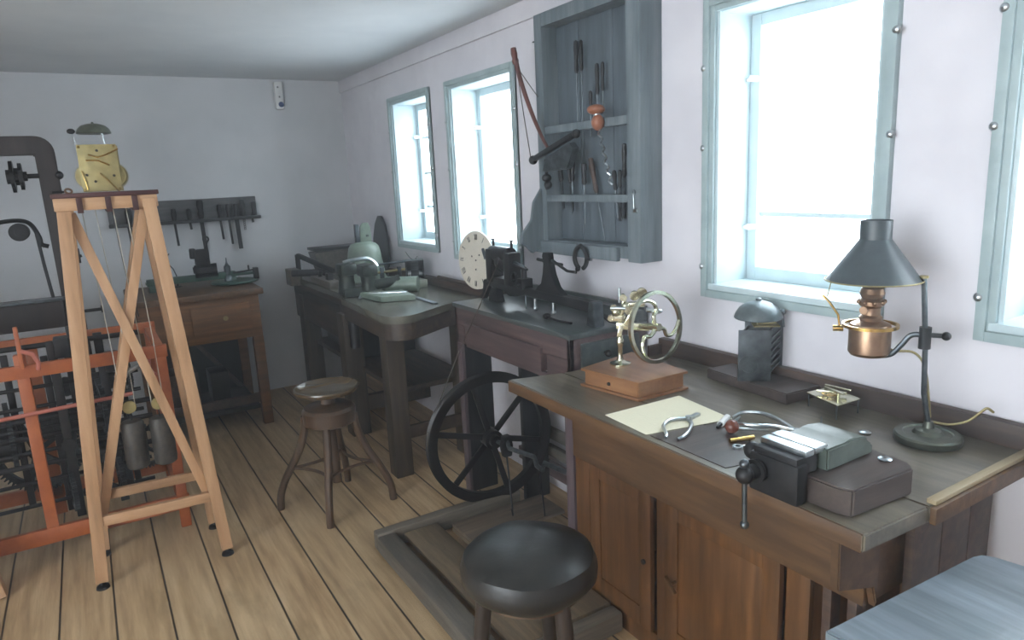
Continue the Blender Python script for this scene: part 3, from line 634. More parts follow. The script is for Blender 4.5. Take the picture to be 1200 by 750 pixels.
# treadle platform
t = thing('treadle_platform', 'low worn wooden treadle platform on the floor beside the near stool', 'treadle', (1.25, 2.2, 0))
pzt = .10
tread_w = wood('worn_brown_boards', '5c4e3c', '84725a', 'y', 12, .6, '6a5a46')
tread_wx = wood('worn_brown_boards_cross', '50443a', '746452', 'x', 12, .6, '5a4c3e')
m = MB(); m.bar((.885, 2.70, .06), (1.62, 2.70, .06), .055, .085, .01); m.build('frame_rail', old_grey_x, t)
m = MB(); m.bar((.925, 2.68, .055), (.925, 1.66, .055), .085, .075, .012); m.build('frame_rail', old_grey, t)
m = MB(); m.bar((.925, 1.69, .055), (1.40, 1.69, .055), .06, .075, .01); m.build('frame_rail', old_grey_x, t)
m = MB(); m.box(1.0, 1.16, 1.73, 2.655, .06, .082, .004); m.build('tread_board', tread_w, t)
m = MB(); m.box(1.19, 1.40, 1.73, 2.56, .07, .092, .004); m.build('tread_board', tread_w, t)
m = MB(); m.box(1.19, 1.66, 2.36, 2.56, .093, .11, .004); m.build('cross_board', tread_wx, t)

# clock dial leaning at the wall
t = thing('clock_dial', 'round cream clock dial with Roman numerals leaning at the second window', 'dial', (1.75, 3.25, TZ))
dc = Vector((1.79, 3.30, 1.155)); dn = Vector((-.985, -.15, .06)).normalized(); Xd = Vector((0, 0, 1)).cross(dn).normalized(); Yd = dn.cross(Xd); dr_ = .158
m = MB(); m.cyl(dc-dn*.004, dc+dn*.004, dr_, seg=64); m.build('dial_plate', dialm, t)
m = MB()
NUM = ['XII', 'I', 'II', 'III', 'IIII', 'V', 'VI', 'VII', 'VIII', 'IX', 'X', 'XI']
def stroke(m, c, a, b, w_):
    m.bar(c+a+dn*.0052, c+b+dn*.0052, w_, .001, 0, dn)
for k, s_ in enumerate(NUM):
    m = MB(); th = k*PI/6; rad = Xd*math.sin(th)+Yd*math.cos(th); tan = Xd*math.cos(th)-Yd*math.sin(th)
    c = dc+rad*dr_*.80; h = .015; wds = {'I': .007, 'V': .013, 'X': .014}; tot = sum(wds[q] for q in s_); p = -tot/2
    for q in s_:
        w_ = wds[q]; cx = p+w_/2; p += w_
        if q == 'I': stroke(m, c, tan*cx-rad*h, tan*cx+rad*h, .0032)
        elif q == 'V': stroke(m, c, tan*(cx-.004)+rad*h, tan*cx-rad*h, .0036); stroke(m, c, tan*(cx+.004)+rad*h, tan*cx-rad*h, .002)
        else: stroke(m, c, tan*(cx-.004)+rad*h, tan*(cx+.004)-rad*h, .0036); stroke(m, c, tan*(cx+.004)+rad*h, tan*(cx-.004)-rad*h, .002)
    m.build('numeral', ink, t)
m = MB()
for (a, b) in ((0, 0), (.03, .03), (-.035, .02), (0, -.05)): m.cyl(dc+Xd*a+Yd*b+dn*.003, dc+Xd*a+Yd*b+dn*.006, .005, seg=12)
m.build('holes', ink, t)

# ------------------------------------------------------------------ wall cupboard / tool rack
t = thing('tool_cupboard', 'blue-grey open wooden tool cupboard hung between the windows', 'cupboard', (1.85, 2.33, 1.24))
xa = 1.79; ya, yb, za, zb = 1.985, 2.66, 1.245, 2.27
m = MB(); m.box(xa, W-.0, ya, ya+.075, za, zb, .003); m.box(xa, W, yb-.055, yb, za+.01, zb, .003); m.box(xa+.0006, W, ya+.0755, yb-.0555, zb-.055, zb, .001); m.box(xa+.0006, W, ya+.0755, yb-.0555, za+.012, za+.06, .001)
m.build('frame', cup_wood, t)
m = MB()
for (a, b) in ((ya+.07, 2.23), (2.233, 2.45), (2.453, yb-.05)): m.box(W-.028, W-.004, a, b, za+.03, zb-.03, .002)
m.build('back_panel', cup_back, t)
m = MB(); m.box(xa+.002, xa+.03, ya+.07, yb-.05, 1.768, 1.800, .003); m.build('tool_rail', cup_wood, t)
m = MB(); m.box(xa+.002, xa+.03, ya+.07, yb-.05, 1.475, 1.505, .003); m.build('tool_rail', cup_wood, t)
m = MB(); m.box(xa-.02, xa-.001, ya+.12, yb+.02, za, za+.055, .003); m.box(xa, W-.03, ya+.07, yb-.05, za+.05, za+.06, .001); m.build('bottom_tray', cup_wood, t)
m = MB(); m.prism([(0, 0), (0, .26), (-.045, .20), (-.06, .12), (-.115, .06), (-.12, .02), (-.09, 0), (-.06, -.03)], (xa, yb-.01, za+.03), (1, 0, 0), (0, 0, 1), .02, .002); m.build('side_bracket', cup_wood, t)
MB().ring((1.86, 2.56, zb+.012), (1, 0, 0), .012, .008, .004, 20).build('hanging_eye', iron, t)
MB().cyl((xa+.02, yb, 2.17), (xa+.02, yb+.04, 2.17), .003).build('nail', iron, t)
MB().ring((xa-.004, 2.02, 1.515), (1, 0, 0), .010, .006, .003, 16).cyl((xa-.004, 2.02, 1.505), (xa-.004, 2.018, 1.44), .003).box(xa-.008, xa, 2.000, 2.018, 1.44, 1.452, .001).build('key', steel, t)

def htool(y, zt, zb_, hl, name, label, hr=.011, br=.004, lean=0, grp=None, hm=bench_dark, x=None, bm_=steel_dark, cat=None, flat=False):
    x = xa+.045 if x is None else x
    t = thing(name, label, cat or name.replace('_', ' '), (x, y, zb_), 0, grp)
    up_ = Vector((0, lean, zt-zb_)).normalized(); T_ = Vector((x, y, zt)); B_ = T_-up_*(zt-zb_)
    h = T_-up_*hl
    m = MB(); m.rev([(.003, 0), (hr*.8, .004), (hr, hl*.25), (hr*.75, hl*.6), (hr*.9, hl*.9), (hr*.5, hl)], T_, -up_, 14); m.build('handle', hm, t)
    m = MB()
    if flat: m.bar(h, B_, br*3.2, br, .0008, (1, 0, 0))
    else: m.cyl(h, B_, br, br*.5, 10)
    m.build('blade', bm_, t); return t
G = 'tools hung in the cupboard'
TL = 'dark long-handled %s hung in the cupboard, %s'
htool(2.42, 2.13, 1.80, .13, 'long_file', 'longest file hung at the top of the cupboard', .011, .004, 0, G, iron, cat='file')
htool(2.385, 2.125, 1.66, .12, 'long_punch', 'long thin punch beside the longest file in the cupboard top', .009, .003, 0, G, iron, cat='punch')
htool(2.285, 2.02, 1.79, .12, 'screwdriver', 'dark screwdriver hung right of the long files in the cupboard', .010, .004, 0, G, iron)
htool(2.25, 2.02, 1.78, .11, 'gimlet', 'dark gimlet hung just above the wooden-headed drill', .008, .003, 0, G, iron)
htool(2.33, 1.92, 1.74, .09, 'reamer', 'short reamer on the cupboard upper rail left of the drill', .009, .004, 0, G, iron)
htool(2.56, 1.66, 1.44, .10, 'chisel', 'leftmost chisel on the lower cupboard rail', .012, .005, .02, G, iron, flat=True)
htool(2.50, 1.67, 1.43, .12, 'chisel', 'second chisel from the left on the lower cupboard rail', .010, .005, .03, G, iron, flat=True)
htool(2.46, 1.66, 1.42, .10, 'gouge', 'narrow gouge beside the second chisel on the lower rail', .010, .004, -.02, G, iron)
htool(2.385, 1.635, 1.38, .09, 'awl', 'bulb-handled awl at the middle of the lower cupboard rail', .013, .0035, 0, G, iron)
htool(2.34, 1.655, 1.30, .15, 'wood_file', 'slanting file crossing the lower cupboard rail', .013, .004, .09, G, bench_dark, cat='file')
htool(2.19, 1.60, 1.41, .08, 'countersink', 'short tool on the lower rail right of the drill bit', .010, .004, .02, G, iron)
htool(2.155, 1.60, 1.40, .07, 'rasp', 'small rasp right of the drill on the lower rail', .009, .005, 0, G, iron, flat=True)
htool(2.125, 1.70, 1.41, .13, 'carving_knife', 'long-handled knife at the right end of the lower rail', .011, .005, -.01, G, iron, cat='knife', flat=True)
t = thing('hand_drill', 'hand drill with two turned copper-brown wooden knobs hung in the cupboard', 'drill', (xa-.01, 2.22, 1.55))
kn = paint('turned_fruitwood', '8a5238', 'a0684a', .35, 12, .05)
xk = xa-.02
m = MB(); m.sph((xk, 2.215, 1.835), .036, (1, 1, .55)); m.sph((xk, 2.205, 1.785), .026, (1, 1, 1.2)); m.build('knob', kn, t)
m = MB(); m.cyl((xk, 2.21, 1.80), (xk, 2.21, 1.84), .014)
pts = [(xk+.006*math.cos(i*1.3), 2.20-.07*(i/28)+.006*math.sin(i*1.3), 1.755-.21*(i/28)) for i in range(29)]
m.tube(pts, .0045, 6); m.build('twist_bit', steel, t)
# bow (drill bow) and clamp hung at the cupboard's left
t = thing('drill_bow', 'reddish wooden drill bow with string leaning at the left of the cupboard', 'bow', (1.74, 2.6, 1.66))
redw = wood('red_bow_wood', '5c342c', '7a4a40', 'z', 12, .4)
m = MB(); m.stube([(1.74, 2.752, 2.15), (1.74, 2.742, 2.11), (1.74, 2.70, 2.00), (1.74, 2.63, 1.87), (1.74, 2.56, 1.765), (1.735, 2.50, 1.70)], .013, 10, r1=.007); m.rev([(.002, 0), (.012, .006), (.015, .03), (.012, .05), (.016, .06), (.012, .075)], (1.74, 2.755, 2.155), (0, -.25, -1)); m.build('stick', redw, t)
m = MB(); m.tube([(1.74, 2.73, 2.06), (1.735, 2.68, 1.85), (1.72, 2.615, 1.665)], .002, 6); m.tube([(1.74, 2.72, 2.06), (1.76, 2.66, 1.98), (1.78, 2.63, 1.93)], .002, 6); m.build('string', cord_dark, t)
t = thing('iron_clamp', 'dark iron clamp hung across the cupboard left side', 'clamp', (1.735, 2.42, 1.61))
m = MB(); m.bar((1.735, 2.625, 1.66), (1.735, 2.30, 1.752), .022, .022, .004); m.sph((1.735, 2.62, 1.66), .02); m.sph((1.735, 2.30, 1.75), .018); m.build('bar', iron, t)
m = MB(); m.prism([(-.11, -.06), (.08, -.05), (.13, .03), (.10, .055), (-.08, .0)], (1.745, 2.44, 1.665), (0, -1, 0), (0, 0, 1), .03, .004); m.build('plate', steel_dark, t)
m = MB(); m.cyl((1.755, 2.55, 1.66), (1.755, 2.55, 1.53), .008); m.sph((1.755, 2.55, 1.58), .022, (1, 1, .8)); m.sph((1.755, 2.54, 1.55), .018); m.build('screw', iron, t)
t = thing('ring_clamp', 'dark open ring clamp hanging from the cupboard bottom tray', 'clamp', (1.755, 2.31, 1.20))
m = MB(); m.tube([(1.752, 2.315+.042*math.sin(a), 1.247+.046*math.cos(a)) for a in [.35+i*(2*PI-.7)/24+PI for i in range(25)]], .0095, 10); m.build('ring', iron, t)
m = MB(); m.sph((1.75, 2.335, 1.198), .011); m.cyl((1.75, 2.27, 1.245), (1.75, 2.24, 1.245), .006); m.cyl((1.752, 2.315, 1.29), (1.752, 2.31, 1.305), .006); m.build('screw', iron, t)

# ------------------------------------------------------------------ back workbench along the window wall
CZ = .93
far_wood = wood('dark_grey_brown_wood', '33261c', '54422f', 'y', 14, .5, '382c22')
far_wood_z = wood('dark_grey_brown_upright', '342a20', '524434', 'z', 14, .55, '382e24')
t = thing('long_bench', 'long dark workbench with rounded front corner in the far corner', 'workbench', (1.6, 4.4, 0))
def rc(cx, cy, r, a0, a1, n=6): return [(cx+r*math.cos(a0+(a1-a0)*i/n), cy+r*math.sin(a0+(a1-a0)*i/n)) for i in range(n+1)]
poly = [(1.885, 3.40), (1.885, 5.5), (1.29, 5.42), (1.29, 4.1), (1.24, 4.0)]+rc(1.335, 3.32, .12, PI*1.0, PI*1.62, 10)+[(1.62, 3.345)]
m = MB(); m.prism(poly, (0, 0, CZ-.02), (1, 0, 0), (0, 1, 0), .04, .004); m.build('worktop', paint('bench_top_oiled', '4e4d44', '68665a', .25, 7, .12), t)
m = MB(); poly3 = [(1.87, 3.42), (1.87, 5.44), (1.305, 5.36), (1.305, 4.1), (1.25, 4.0)]+rc(1.34, 3.325, .11, PI*1.0, PI*1.62, 10)+[(1.61, 3.36)]
m.prism(poly3, (0, 0, CZ-.085), (1, 0, 0), (0, 1, 0), .09, .003); m.build('apron', far_wood, t)
m = MB(); m.box(1.305, 1.33, 4.25, 5.35, .62, .85, .003); m.build('front_board', far_wood, t)
m = MB(); m.box(1.86, 1.892, 3.06, 5.5, CZ, CZ+.05, .003); m.build('back_board', bench_dark, t)
for (x, y, s_) in ((1.31, 3.42, .05), (1.76, 3.50, .045), (1.36, 5.2, .06), (1.34, 4.2, .06)): MB().box(x-s_, x+s_, y-s_, y+s_, 0, CZ-.13, .004).build('leg', far_wood_z, t)
MB().box(1.36, 1.72, 3.40, 3.43, .20, .27).build('stretcher', far_wood, t)
MB().box(1.40, 1.84, 4.15, 4.2, .15, .25).build('stretcher', far_wood, t)
m = MB(); m.box(1.38, 1.84, 3.55, 5.2, .42, .45); m.build('shelf', far_wood, t)
m = MB(); m.box(1.45, 1.84, 4.35, 5.1, .45, .80, .004); o = m.build('storage_box', black_wood, w=True); tag(o, 'dark wooden box on the shelf under the far bench', 'box')

# things on the far bench
t = thing('large_vise', 'large grey-green vise clamped to the front of the far bench', 'vise', (1.34, 4.05, CZ))
vx, vy = 1.32, 4.05
m = MB(); m.box(vx-.06, vx+.09, vy-.06, vy+.06, CZ, CZ+.05, .01); m.rev([(.055, 0), (.05, .04), (.045, .09), (.05, .12)], (vx-.02, vy, CZ+.02)); m.box(vx-.07, vx+.03, vy-.07, vy+.05, CZ+.13, CZ+.20, .018); m.build('fixed_body', vise_dark, t)
m = MB(); m.rev([(.05, 0), (.045, .05), (.05, .10)], (vx+.10, vy-.05, CZ+.03)); m.box(vx+.05, vx+.15, vy-.10, vy+.03, CZ+.11, CZ+.185, .02); m.build('moving_jaw', vise_dark, t)
m = MB(); m.stube([(vx-.05, vy-.06, CZ+.21), (vx+.02, vy-.07, CZ+.222), (vx+.09, vy-.07, CZ+.222), (vx+.13, vy-.075, CZ+.20), (vx+.15, vy-.08, CZ+.17)], .012, 8); m.build('jaw_plate', steel, t)
m = MB(); m.cyl((vx+.12, vy-.06, CZ+.055), (vx+.27, vy-.10, CZ+.07), .032); m.cyl((vx+.20, vy-.08, CZ+.062), (vx+.29, vy-.105, CZ+.072), .02); m.ring((vx+.27, vy-.10, CZ+.07), (1, -.25, .1), .036, .02, .02, 24); m.build('screw', vise_dark, t)
m = MB(); m.stube([(vx+.03, vy-.12, CZ+.02), (vx+.0, vy-.15, CZ-.01), (vx+.02, vy-.16, CZ-.04), (vx+.06, vy-.16, CZ-.045)], .011, 8); m.build('handle', steel, t)
MB().cyl((vx-.02, vy-.05, CZ), (vx-.02, vy-.06, .62), .035, .03).build('vise_leg', iron, t)
t = thing('cast_bell', 'pale green-grey cast bell form with upright lug on the far bench', 'bell', (1.66, 4.60, CZ))
cx_, cy_ = 1.62, 4.60
m = MB(); m.rev([(.142, 0), (.145, .01), (.135, .035), (.122, .12), (.110, .20), (.102, .235), (.08, .258), (.045, .268)], (cx_, cy_, CZ), seg=40); m.build('body', green_paint, t)
m = MB(); m.prism([(-.04, 0), (.04, 0), (.035, .10), (.022, .135), (-.015, .135), (-.035, .11)], (cx_+.02, cy_, CZ+.262), (1, -.2, 0), (0, 0, 1), .03, .004); m.build('lug', green_paint, t)
m = MB(); m.cyl((cx_+.025, cy_-.03, CZ+.31), (cx_+.025, cy_+.02, CZ+.31), .008); m.build('hole', ink, t)
MB().box(cx_-.05, cx_-.025, cy_-.01, cy_+.03, CZ+.262, CZ+.39, .002).build('lug_block', steel_dark, t)
o = MB().prism([(-.14, 0), (-.15, .10), (-.14, .25), (-.10, .36), (-.04, .42), (.02, .42), (.09, .36), (.14, .25), (.15, .10), (.13, 0)], (1.86, 4.93, CZ+.0), (0, -1, .0), (.06, 0, 1), .02, .004).build('oval_board', iron, w=True); tag(o, 'dark oval board leaning against the wall behind the green bell', 'board')
t = thing('green_cylinder', 'horizontal green-grey metal cylinder in front of the bell on the far bench', 'cylinder', (1.62, 3.95, CZ))
MB().cyl((1.53, 4.00, CZ+.05), (1.69, 3.88, CZ+.047), .046, seg=28).build('body', green_paint, t)
MB().cyl((1.50, 4.02, CZ+.05), (1.53, 4.00, CZ+.05), .03).sph((1.498, 4.022, CZ+.05), .018).build('end_cap', bell_dark, t)
t = thing('flat_case', 'flat pale green case at the rounded corner of the far bench', 'case', (1.42, 3.70, CZ))
MB().prism([(1.33, 3.92), (1.36, 3.66), (1.54, 3.58), (1.56, 3.82)], (0, 0, CZ+.018), (1, 0, 0), (0, 1, 0), .03, .004).build('body', green_paint, t)
MB().bar((1.36, 3.84, CZ+.036), (1.54, 3.70, CZ+.036), .03, .008).build('tool', steel, t)
o = MB().box(1.62, 1.80, 3.98, 4.16, CZ, CZ+.05, .004).build('tin_box', paint('pale_tin', 'b0b8a8', 'bcc4b4', .35, 10, 0), w=True); tag(o, 'pale flat tin under the brass rod on the far bench', 'tin')
t = thing('small_lathe', 'thin brass and steel turns lying between the bell and the dark movement', 'tool', (1.7, 4.2, CZ))
MB().cyl((1.56, 4.26, CZ+.09), (1.80, 4.14, CZ+.11), .008).build('bar', brass_dull, t)
for (a, b) in ((1.60, 4.24), (1.70, 4.19)): MB().box(a-.012, a+.012, b-.012, b+.012, CZ, CZ+.125, .003).build('poppet', steel_dark, t)
MB().cyl((1.55, 4.35, CZ+.13), (1.80, 4.30, CZ+.14), .008).build('rod', steel_dark, t)
t = thing('plate_movement', 'small dark boxy clock movement standing below the far window', 'clock movement', (1.765, 4.09, CZ), -.4)
for x in (-.055, .055): MB().box(x-.004, x+.004, -.045, .045, 0, .165, .001).build('plate', iron, t, w=False)
MB().box(-.052, .052, .036, .042, .006, .163, .001).build('rear_plate', iron, t, w=False)
MB().box(-.06, .06, -.05, .05, .163, .170, .001).build('top_plate', iron, t, w=False)
MB().box(-.06, .06, -.05, .05, 0, .006, .001).build('bottom_plate', iron, t, w=False)
for (z, r) in ((.045, .036), (.10, .03), (.14, .02)): MB().gear((0, -.02, z), (1, 0, 0), r, 24, .05, 0).build('gear', lead, t, w=False)
MB().cyl((-.045, 0, .08), (.045, 0, .08), .02).build('barrel', steel, t, w=False)
MB().tube([(-.01, 0, .17), (-.03, 0, .19), (-.045, 0, .215), (-.05, 0, .225)], .002, 6).tube([(.01, 0, .17), (.02, 0, .19), (.03, 0, .185)], .002, 6).build('wire', iron, t, w=False)
o = MB().box(1.56, 1.59, 3.40, 3.95, CZ, CZ+.006, .001).build('steel_rule', steel_dark, w=True); tag(o, 'long dark steel rule lying along the far bench', 'rule')
o = MB().tube([(1.84, 3.9, CZ+.065), (1.83, 3.6, CZ+.068), (1.85, 3.35, CZ+.065), (1.85, 3.15, CZ+.06)], .014, 8).build('wood_strip', bench_dark, w=True); tag(o, 'dark wooden strip lying along the back of the far bench', 'strip')
# things at the far left end of the far bench
t = thing('wooden_clamp', 'old wooden clamp hanging over the far end of the bench', 'clamp', (1.30, 5.2, CZ))
MB().box(1.225, 1.30, 5.10, 5.24, CZ-.05, CZ+.07, .006).build('jaw', old_grey, t)
m = MB(); m.bar((1.31, 5.18, CZ), (1.31, 5.18, CZ+.17), .03, .03, .004); m.bar((1.31, 5.17, CZ+.165), (1.47, 4.85, CZ+.06), .03, .03, .004); m.build('arm', iron, t)
MB().cyl((1.23, 5.05, CZ+.05), (1.45, 4.9, CZ+.05), .025).build('screw', iron, t)
t = thing('wedge_box', 'old wooden open box at the far end of the bench against the wall', 'box', (1.55, 5.2, CZ))
MB().prism([(-.14, .17), (-.09, 0), (.20, 0), (.20, .19)], (1.56, 5.2, CZ), (1, 0, 0), (0, 0, 1), .18, .003).build('body', old_grey, t)
MB().box(1.42, 1.77, 5.10, 5.30, CZ+.165+.02, CZ+.20+.005, .003).build('lid', iron, t)
t = thing('wood_plane', 'low dark wooden plane on the front edge of the far bench', 'plane', (1.36, 4.65, CZ))
MB().box(1.30, 1.38, 4.40, 4.85, CZ, CZ+.045, .006).build('body', old_grey, t); MB().box(1.32, 1.36, 4.50, 4.56, CZ+.045, CZ+.09, .006).build('wedge', iron, t); MB().cyl((1.34, 4.75, CZ+.04), (1.34, 4.72, CZ+.09), .012).build('handle', iron, t)

# ------------------------------------------------------------------ back table
t = thing('back_table', 'brown wooden table with one drawer against the back wall', 'table', (.6, 5.1, 0))
bx0, bx1, by0, by1 = .17, .955, 4.75, 5.5
m = MB(); m.box(bx0, bx1, by0, by1, .905, .945, .006); m.build('table_top', bench_brown, t)
m = MB(); m.box(bx0+.03, bx1-.03, by0+.03, by0+.05, .62, .905, .003); m.box(bx1-.045, bx1-.03, by0+.05, by1-.03, .62, .905, .003); m.box(bx0+.03, bx0+.045, by0+.05, by1-.03, .62, .905, .003); m.build('case', drawer_wood, t)
d = MB().box(.50, .86, by0+.018, by0+.035, .68, .86, .004).build('drawer', drawer_wood, t)
MB().cyl((.70, by0+.018, .775), (.70, by0-.002, .775), .012, .016).build('knob', brass_dull, d)
for (x, y) in ((bx0+.06, by0+.06), (bx1-.06, by0+.06), (bx0+.06, by1-.06), (bx1-.06, by1-.06)): MB().box(x-.032, x+.032, y-.032, y+.032, 0, .62, .004).build('leg', drawer_wood, t)
MB().box(bx0+.06, bx1-.06, by0+.045, by0+.075, .16, .22, .003).build('stretcher', bench_dark, t); MB().bar((bx0+.35, by1-.06, .58), (bx1-.09, by1-.10, .10), .05, .03).build('diagonal_brace', bench_dark, t)
m = MB(); m.box(bx0+.03, bx1-.09, by1-.08, by1-.06, .03, .62, .003); m.build('back_board', black_wood, t)  # black board added to darken the space under the table
m = MB(); m.box(bx0+.06, bx1-.09, by0+.10, by1-.09, .10, .13, .003); m.build('shelf', black_wood, t)
o = MB().box(.32, .52, 5.05, 5.3, .131, .38, .006).build('storage_box', bench_dark, w=True); tag(o, 'dark box on the shelf under the drawer table at the back wall', 'box')  # dark boxes for the vague shapes here, also added to darken the space
o = MB().box(.60, .72, 5.1, 5.3, .131, .34, .006).build('tin_box', black_wood, w=True); tag(o, 'small black box beside the dark box under the back table', 'box')
TBZ = .945
t = thing('dividing_engine', 'green-black dividing engine with upright and round plate on the back table', 'machine', (.65, 5.2, TBZ))
m = MB(); m.bar((.30, 5.15, TBZ+.065), (.86, 5.15, TBZ+.065), .05, .045, .005); m.bar((.30, 5.25, TBZ+.05), (1.02, 5.25, TBZ+.05), .02, .02, .003); m.build('bed', green_dark, t)
for x in (.33, .84): MB().box(x-.02, x+.02, 5.12, 5.18, TBZ, TBZ+.045, .004).build('foot', green_dark, t)
m = MB(); m.rev([(.155, 0), (.16, .006), (.155, .012), (.05, .016)], (.85, 5.14, TBZ+.01), seg=48); m.build('dividing_plate', green_dark, t)
m = MB(); m.rev([(.03, 0), (.028, .03), (.02, .04), (.022, .10), (.012, .11), (.005, .13), (.004, .16)], (.81, 5.14, TBZ+.025)); m.build('spindle', steel_dark, t)
m = MB(); m.rev([(.05, 0), (.07, .012), (.072, .05), (.05, .065)], (.66, 5.12, TBZ+.09)); m.box(.61, .70, 5.08, 5.16, TBZ+.15, TBZ+.26, .01); m.box(.58, .62, 5.10, 5.14, TBZ+.20, TBZ+.27, .01); m.cyl((.60, 5.12, TBZ+.11), (.74, 5.10, TBZ+.115), .045); m.build('column', iron, t)
m = MB(); m.bar((.68, 5.12, TBZ+.25), (.70, 5.12, TBZ+.31), .014, .014); m.ring((.695, 5.12, TBZ+.325), (0, 1, 0), .022, .012, .012, 20); m.build('crank', iron, t)
m = MB(); m.box(.98, 1.01, 5.10, 5.16, TBZ+.02, TBZ+.10, .005); m.cyl((.95, 5.13, TBZ+.08), (.95, 5.13, TBZ+.12), .006); m.bar((.84, 5.13, TBZ+.075), (1.0, 5.13, TBZ+.085), .012, .012); m.box(.93, 1.05, 5.10, 5.2, TBZ, TBZ+.01) if False else None; m.build('arm', iron, t)
t = thing('wire_hook', 'thin bent wire standing at the left of the dividing engine', 'wire', (.47, 5.3, TBZ))
MB().tube([(.50, 5.3, TBZ), (.50, 5.3, TBZ+.08), (.485, 5.3, TBZ+.13), (.455, 5.3, TBZ+.17), (.45, 5.3, TBZ+.21), (.475, 5.3, TBZ+.235)], .004, 8).rev([(.03, 0), (.02, .006)], (.50, 5.3, TBZ)).build('wire', iron, t)

# rack board on back wall with tools
rack_w = wood('rack_grey_wood', '4e4e50', '6c6a6a', 'x', 10, .6, '444446')
t = thing('tool_rack', 'long grey wooden rack board on the back wall holding files', 'rack', (.66, 5.58, 1.375))
MB().box(.155, 1.145, D-.022, D, 1.39, 1.535, .003).build('board', rack_w, t)
MB().box(.15, 1.16, D-.075, D-.02, 1.368, 1.392, .003).build('ledge', black_wood, t)
RT = [(.275, 1.49, 1.16, 'wooden-handled file nearest the trestle stand on the rack', 'file'), (.40, 1.47, 1.32, 'short tool half hidden behind the trestle stand leg', 'tool'), (.565, 1.48, 1.21, 'tapering file third along the rack', 'file'),
      (.665, 1.47, 1.32, 'stubby punch without long blade, fourth on the rack', 'punch'), (.745, 1.53, 1.12, 'tallest heavy chisel at the middle of the rack', 'chisel'), (.875, 1.49, 1.23, 'first of the slim tools right of the tall chisel', 'file'),
      (.935, 1.49, 1.19, 'slim file just right of the first slim tool', 'file'), (.99, 1.49, 1.15, 'broad pointed blade near the right end of the rack', 'scraper'), (1.04, 1.52, 1.30, 'thick short tool with chain-like end on the rack', 'tool'), (1.10, 1.50, 1.34, 'rightmost leaning tool on the rack', 'tool')]
for i, (x, zt, zb_, l, c) in enumerate(RT):
    t = thing({'file': 'hand_file', 'tool': 'hand_tool', 'punch': 'punch', 'chisel': 'chisel', 'scraper': 'scraper'}[c], l, c, (x, D-.05, zb_), 0, 'tools in the back wall rack')
    le = .02 if i == 9 else 0; hr = .024 if i == 4 else .019
    MB().rev([(.003, 0), (hr*.8, .006), (hr, .04), (hr*.7, .08), (hr, .10), (hr*.6, zt-1.392)], (x+le, D-.045, zt), (-le*2, 0, -1), 14).build('handle', iron, t)
    if i == 8:
        m = MB()
        for k in range(5): m.ring((x, D-.045, 1.36-k*.016), (0, 1, 0), .009, .005, .005, 14)
        m.build('chain', iron, t)
    else: MB().bar((x-.003, D-.045, 1.40), (x+.004, D-.045, zb_), {4: .028, 7: .03, 0: .026}.get(i, .016), .006, .001, (0, 1, 0)).build('blade', iron, t)

# ------------------------------------------------------------------ far stool (dished wooden seat)
t = thing('wooden_stool', 'dished wooden screw stool with curved splayed legs by the far bench', 'stool', (.90, 3.28, 0))
sc_ = (.902, 3.285)
m = MB(); m.rev([(.005, .585), (.10, .588), (.145, .600), (.160, .618), (.158, .626), (.150, .627), (.135, .612), (.09, .602), (.003, .598)], (sc_[0], sc_[1], 0), seg=48, cap=False); m.build('seat', seat_wood, t)
m = MB(); m.rev([(.005, .435), (.11, .435), (.128, .445), (.130, .51), (.118, .525), (.05, .53), (.035, .54), (.035, .586), (.005, .586)], (sc_[0], sc_[1], 0), seg=40, cap=False); m.build('hub_block', stool_leg, t)
MB().cyl((sc_[0], sc_[1], .45), (sc_[0]+.005, sc_[1], .12), .024).build('screw_post', stool_leg, t)
feet = [(.79, 3.06), (.64, 3.40), (1.15, 3.16), (1.03, 3.52)]
for f in feet:
    v = Vector((f[0]-sc_[0], f[1]-sc_[1], 0)); c0 = Vector((sc_[0], sc_[1], 0))
    pts = [c0+v*.42+Vector((0, 0, .48)), c0+v*.46+Vector((0, 0, .40)), c0+v*.60+Vector((0, 0, .29)), c0+v*.84+Vector((0, 0, .17)), c0+v*.97+Vector((0, 0, .08)), c0+v+Vector((0, 0, .0))]
    MB().stube(pts, .020, 10, r1=.018).build('leg', stool_leg, t)
for a, b in ((0, 1), (1, 3), (3, 2), (2, 0)):
    A = Vector((feet[a][0], feet[a][1], 0)); B = Vector((feet[b][0], feet[b][1], 0)); c0 = Vector((sc_[0], sc_[1], 0))
    A = c0+(A-c0)*.74; B = c0+(B-c0)*.74; Mi = c0+((A+B)/2-c0)*.45
    pts = [A*(1-f)**2+Mi*2*f*(1-f)+B*f*f+Vector((0, 0, .215)) for f in [i/8 for i in range(9)]]
    MB().tube(pts, .008, 8).build('stretcher', stool_leg, t)

# near stool, black leather
t = thing('leather_stool', 'round black leather cushioned stool in the foreground', 'stool', (.865, 1.405, 0))
sx_, sy_ = .866, 1.405
m = MB(); m.rev([(.004, .548), (.13, .548), (.165, .556), (.180, .578), (.181, .602), (.170, .630), (.145, .645), (.08, .653), (.03, .6545), (.001, .655)], (sx_, sy_, 0), seg=56, cap=False)
for v in m.bm.verts:
    v.co.z += .004*math.sin(v.co.x*30)*math.cos(v.co.y*24+1)
m.build('cushion', leather, t)
MB().cyl((sx_, sy_, .53), (sx_, sy_, .552), .14, seg=40).build('seat_board', stool_leg, t)
dark_leg = wood('dark_stool_leg', '241c18', '3c3028', 'z', 12, .4)
for deg in (158.6, 38.6, 278.6):
    a = R_(deg); d = Vector((math.cos(a), math.sin(a), 0)); p = Vector((sx_, sy_, 0))
    MB().tube([p+d*.120+Vector((0, 0, .54)), p+d*.155+Vector((0, 0, .25)), p+d*.19], .022, 12, r1=.018).build('leg', dark_leg, t)

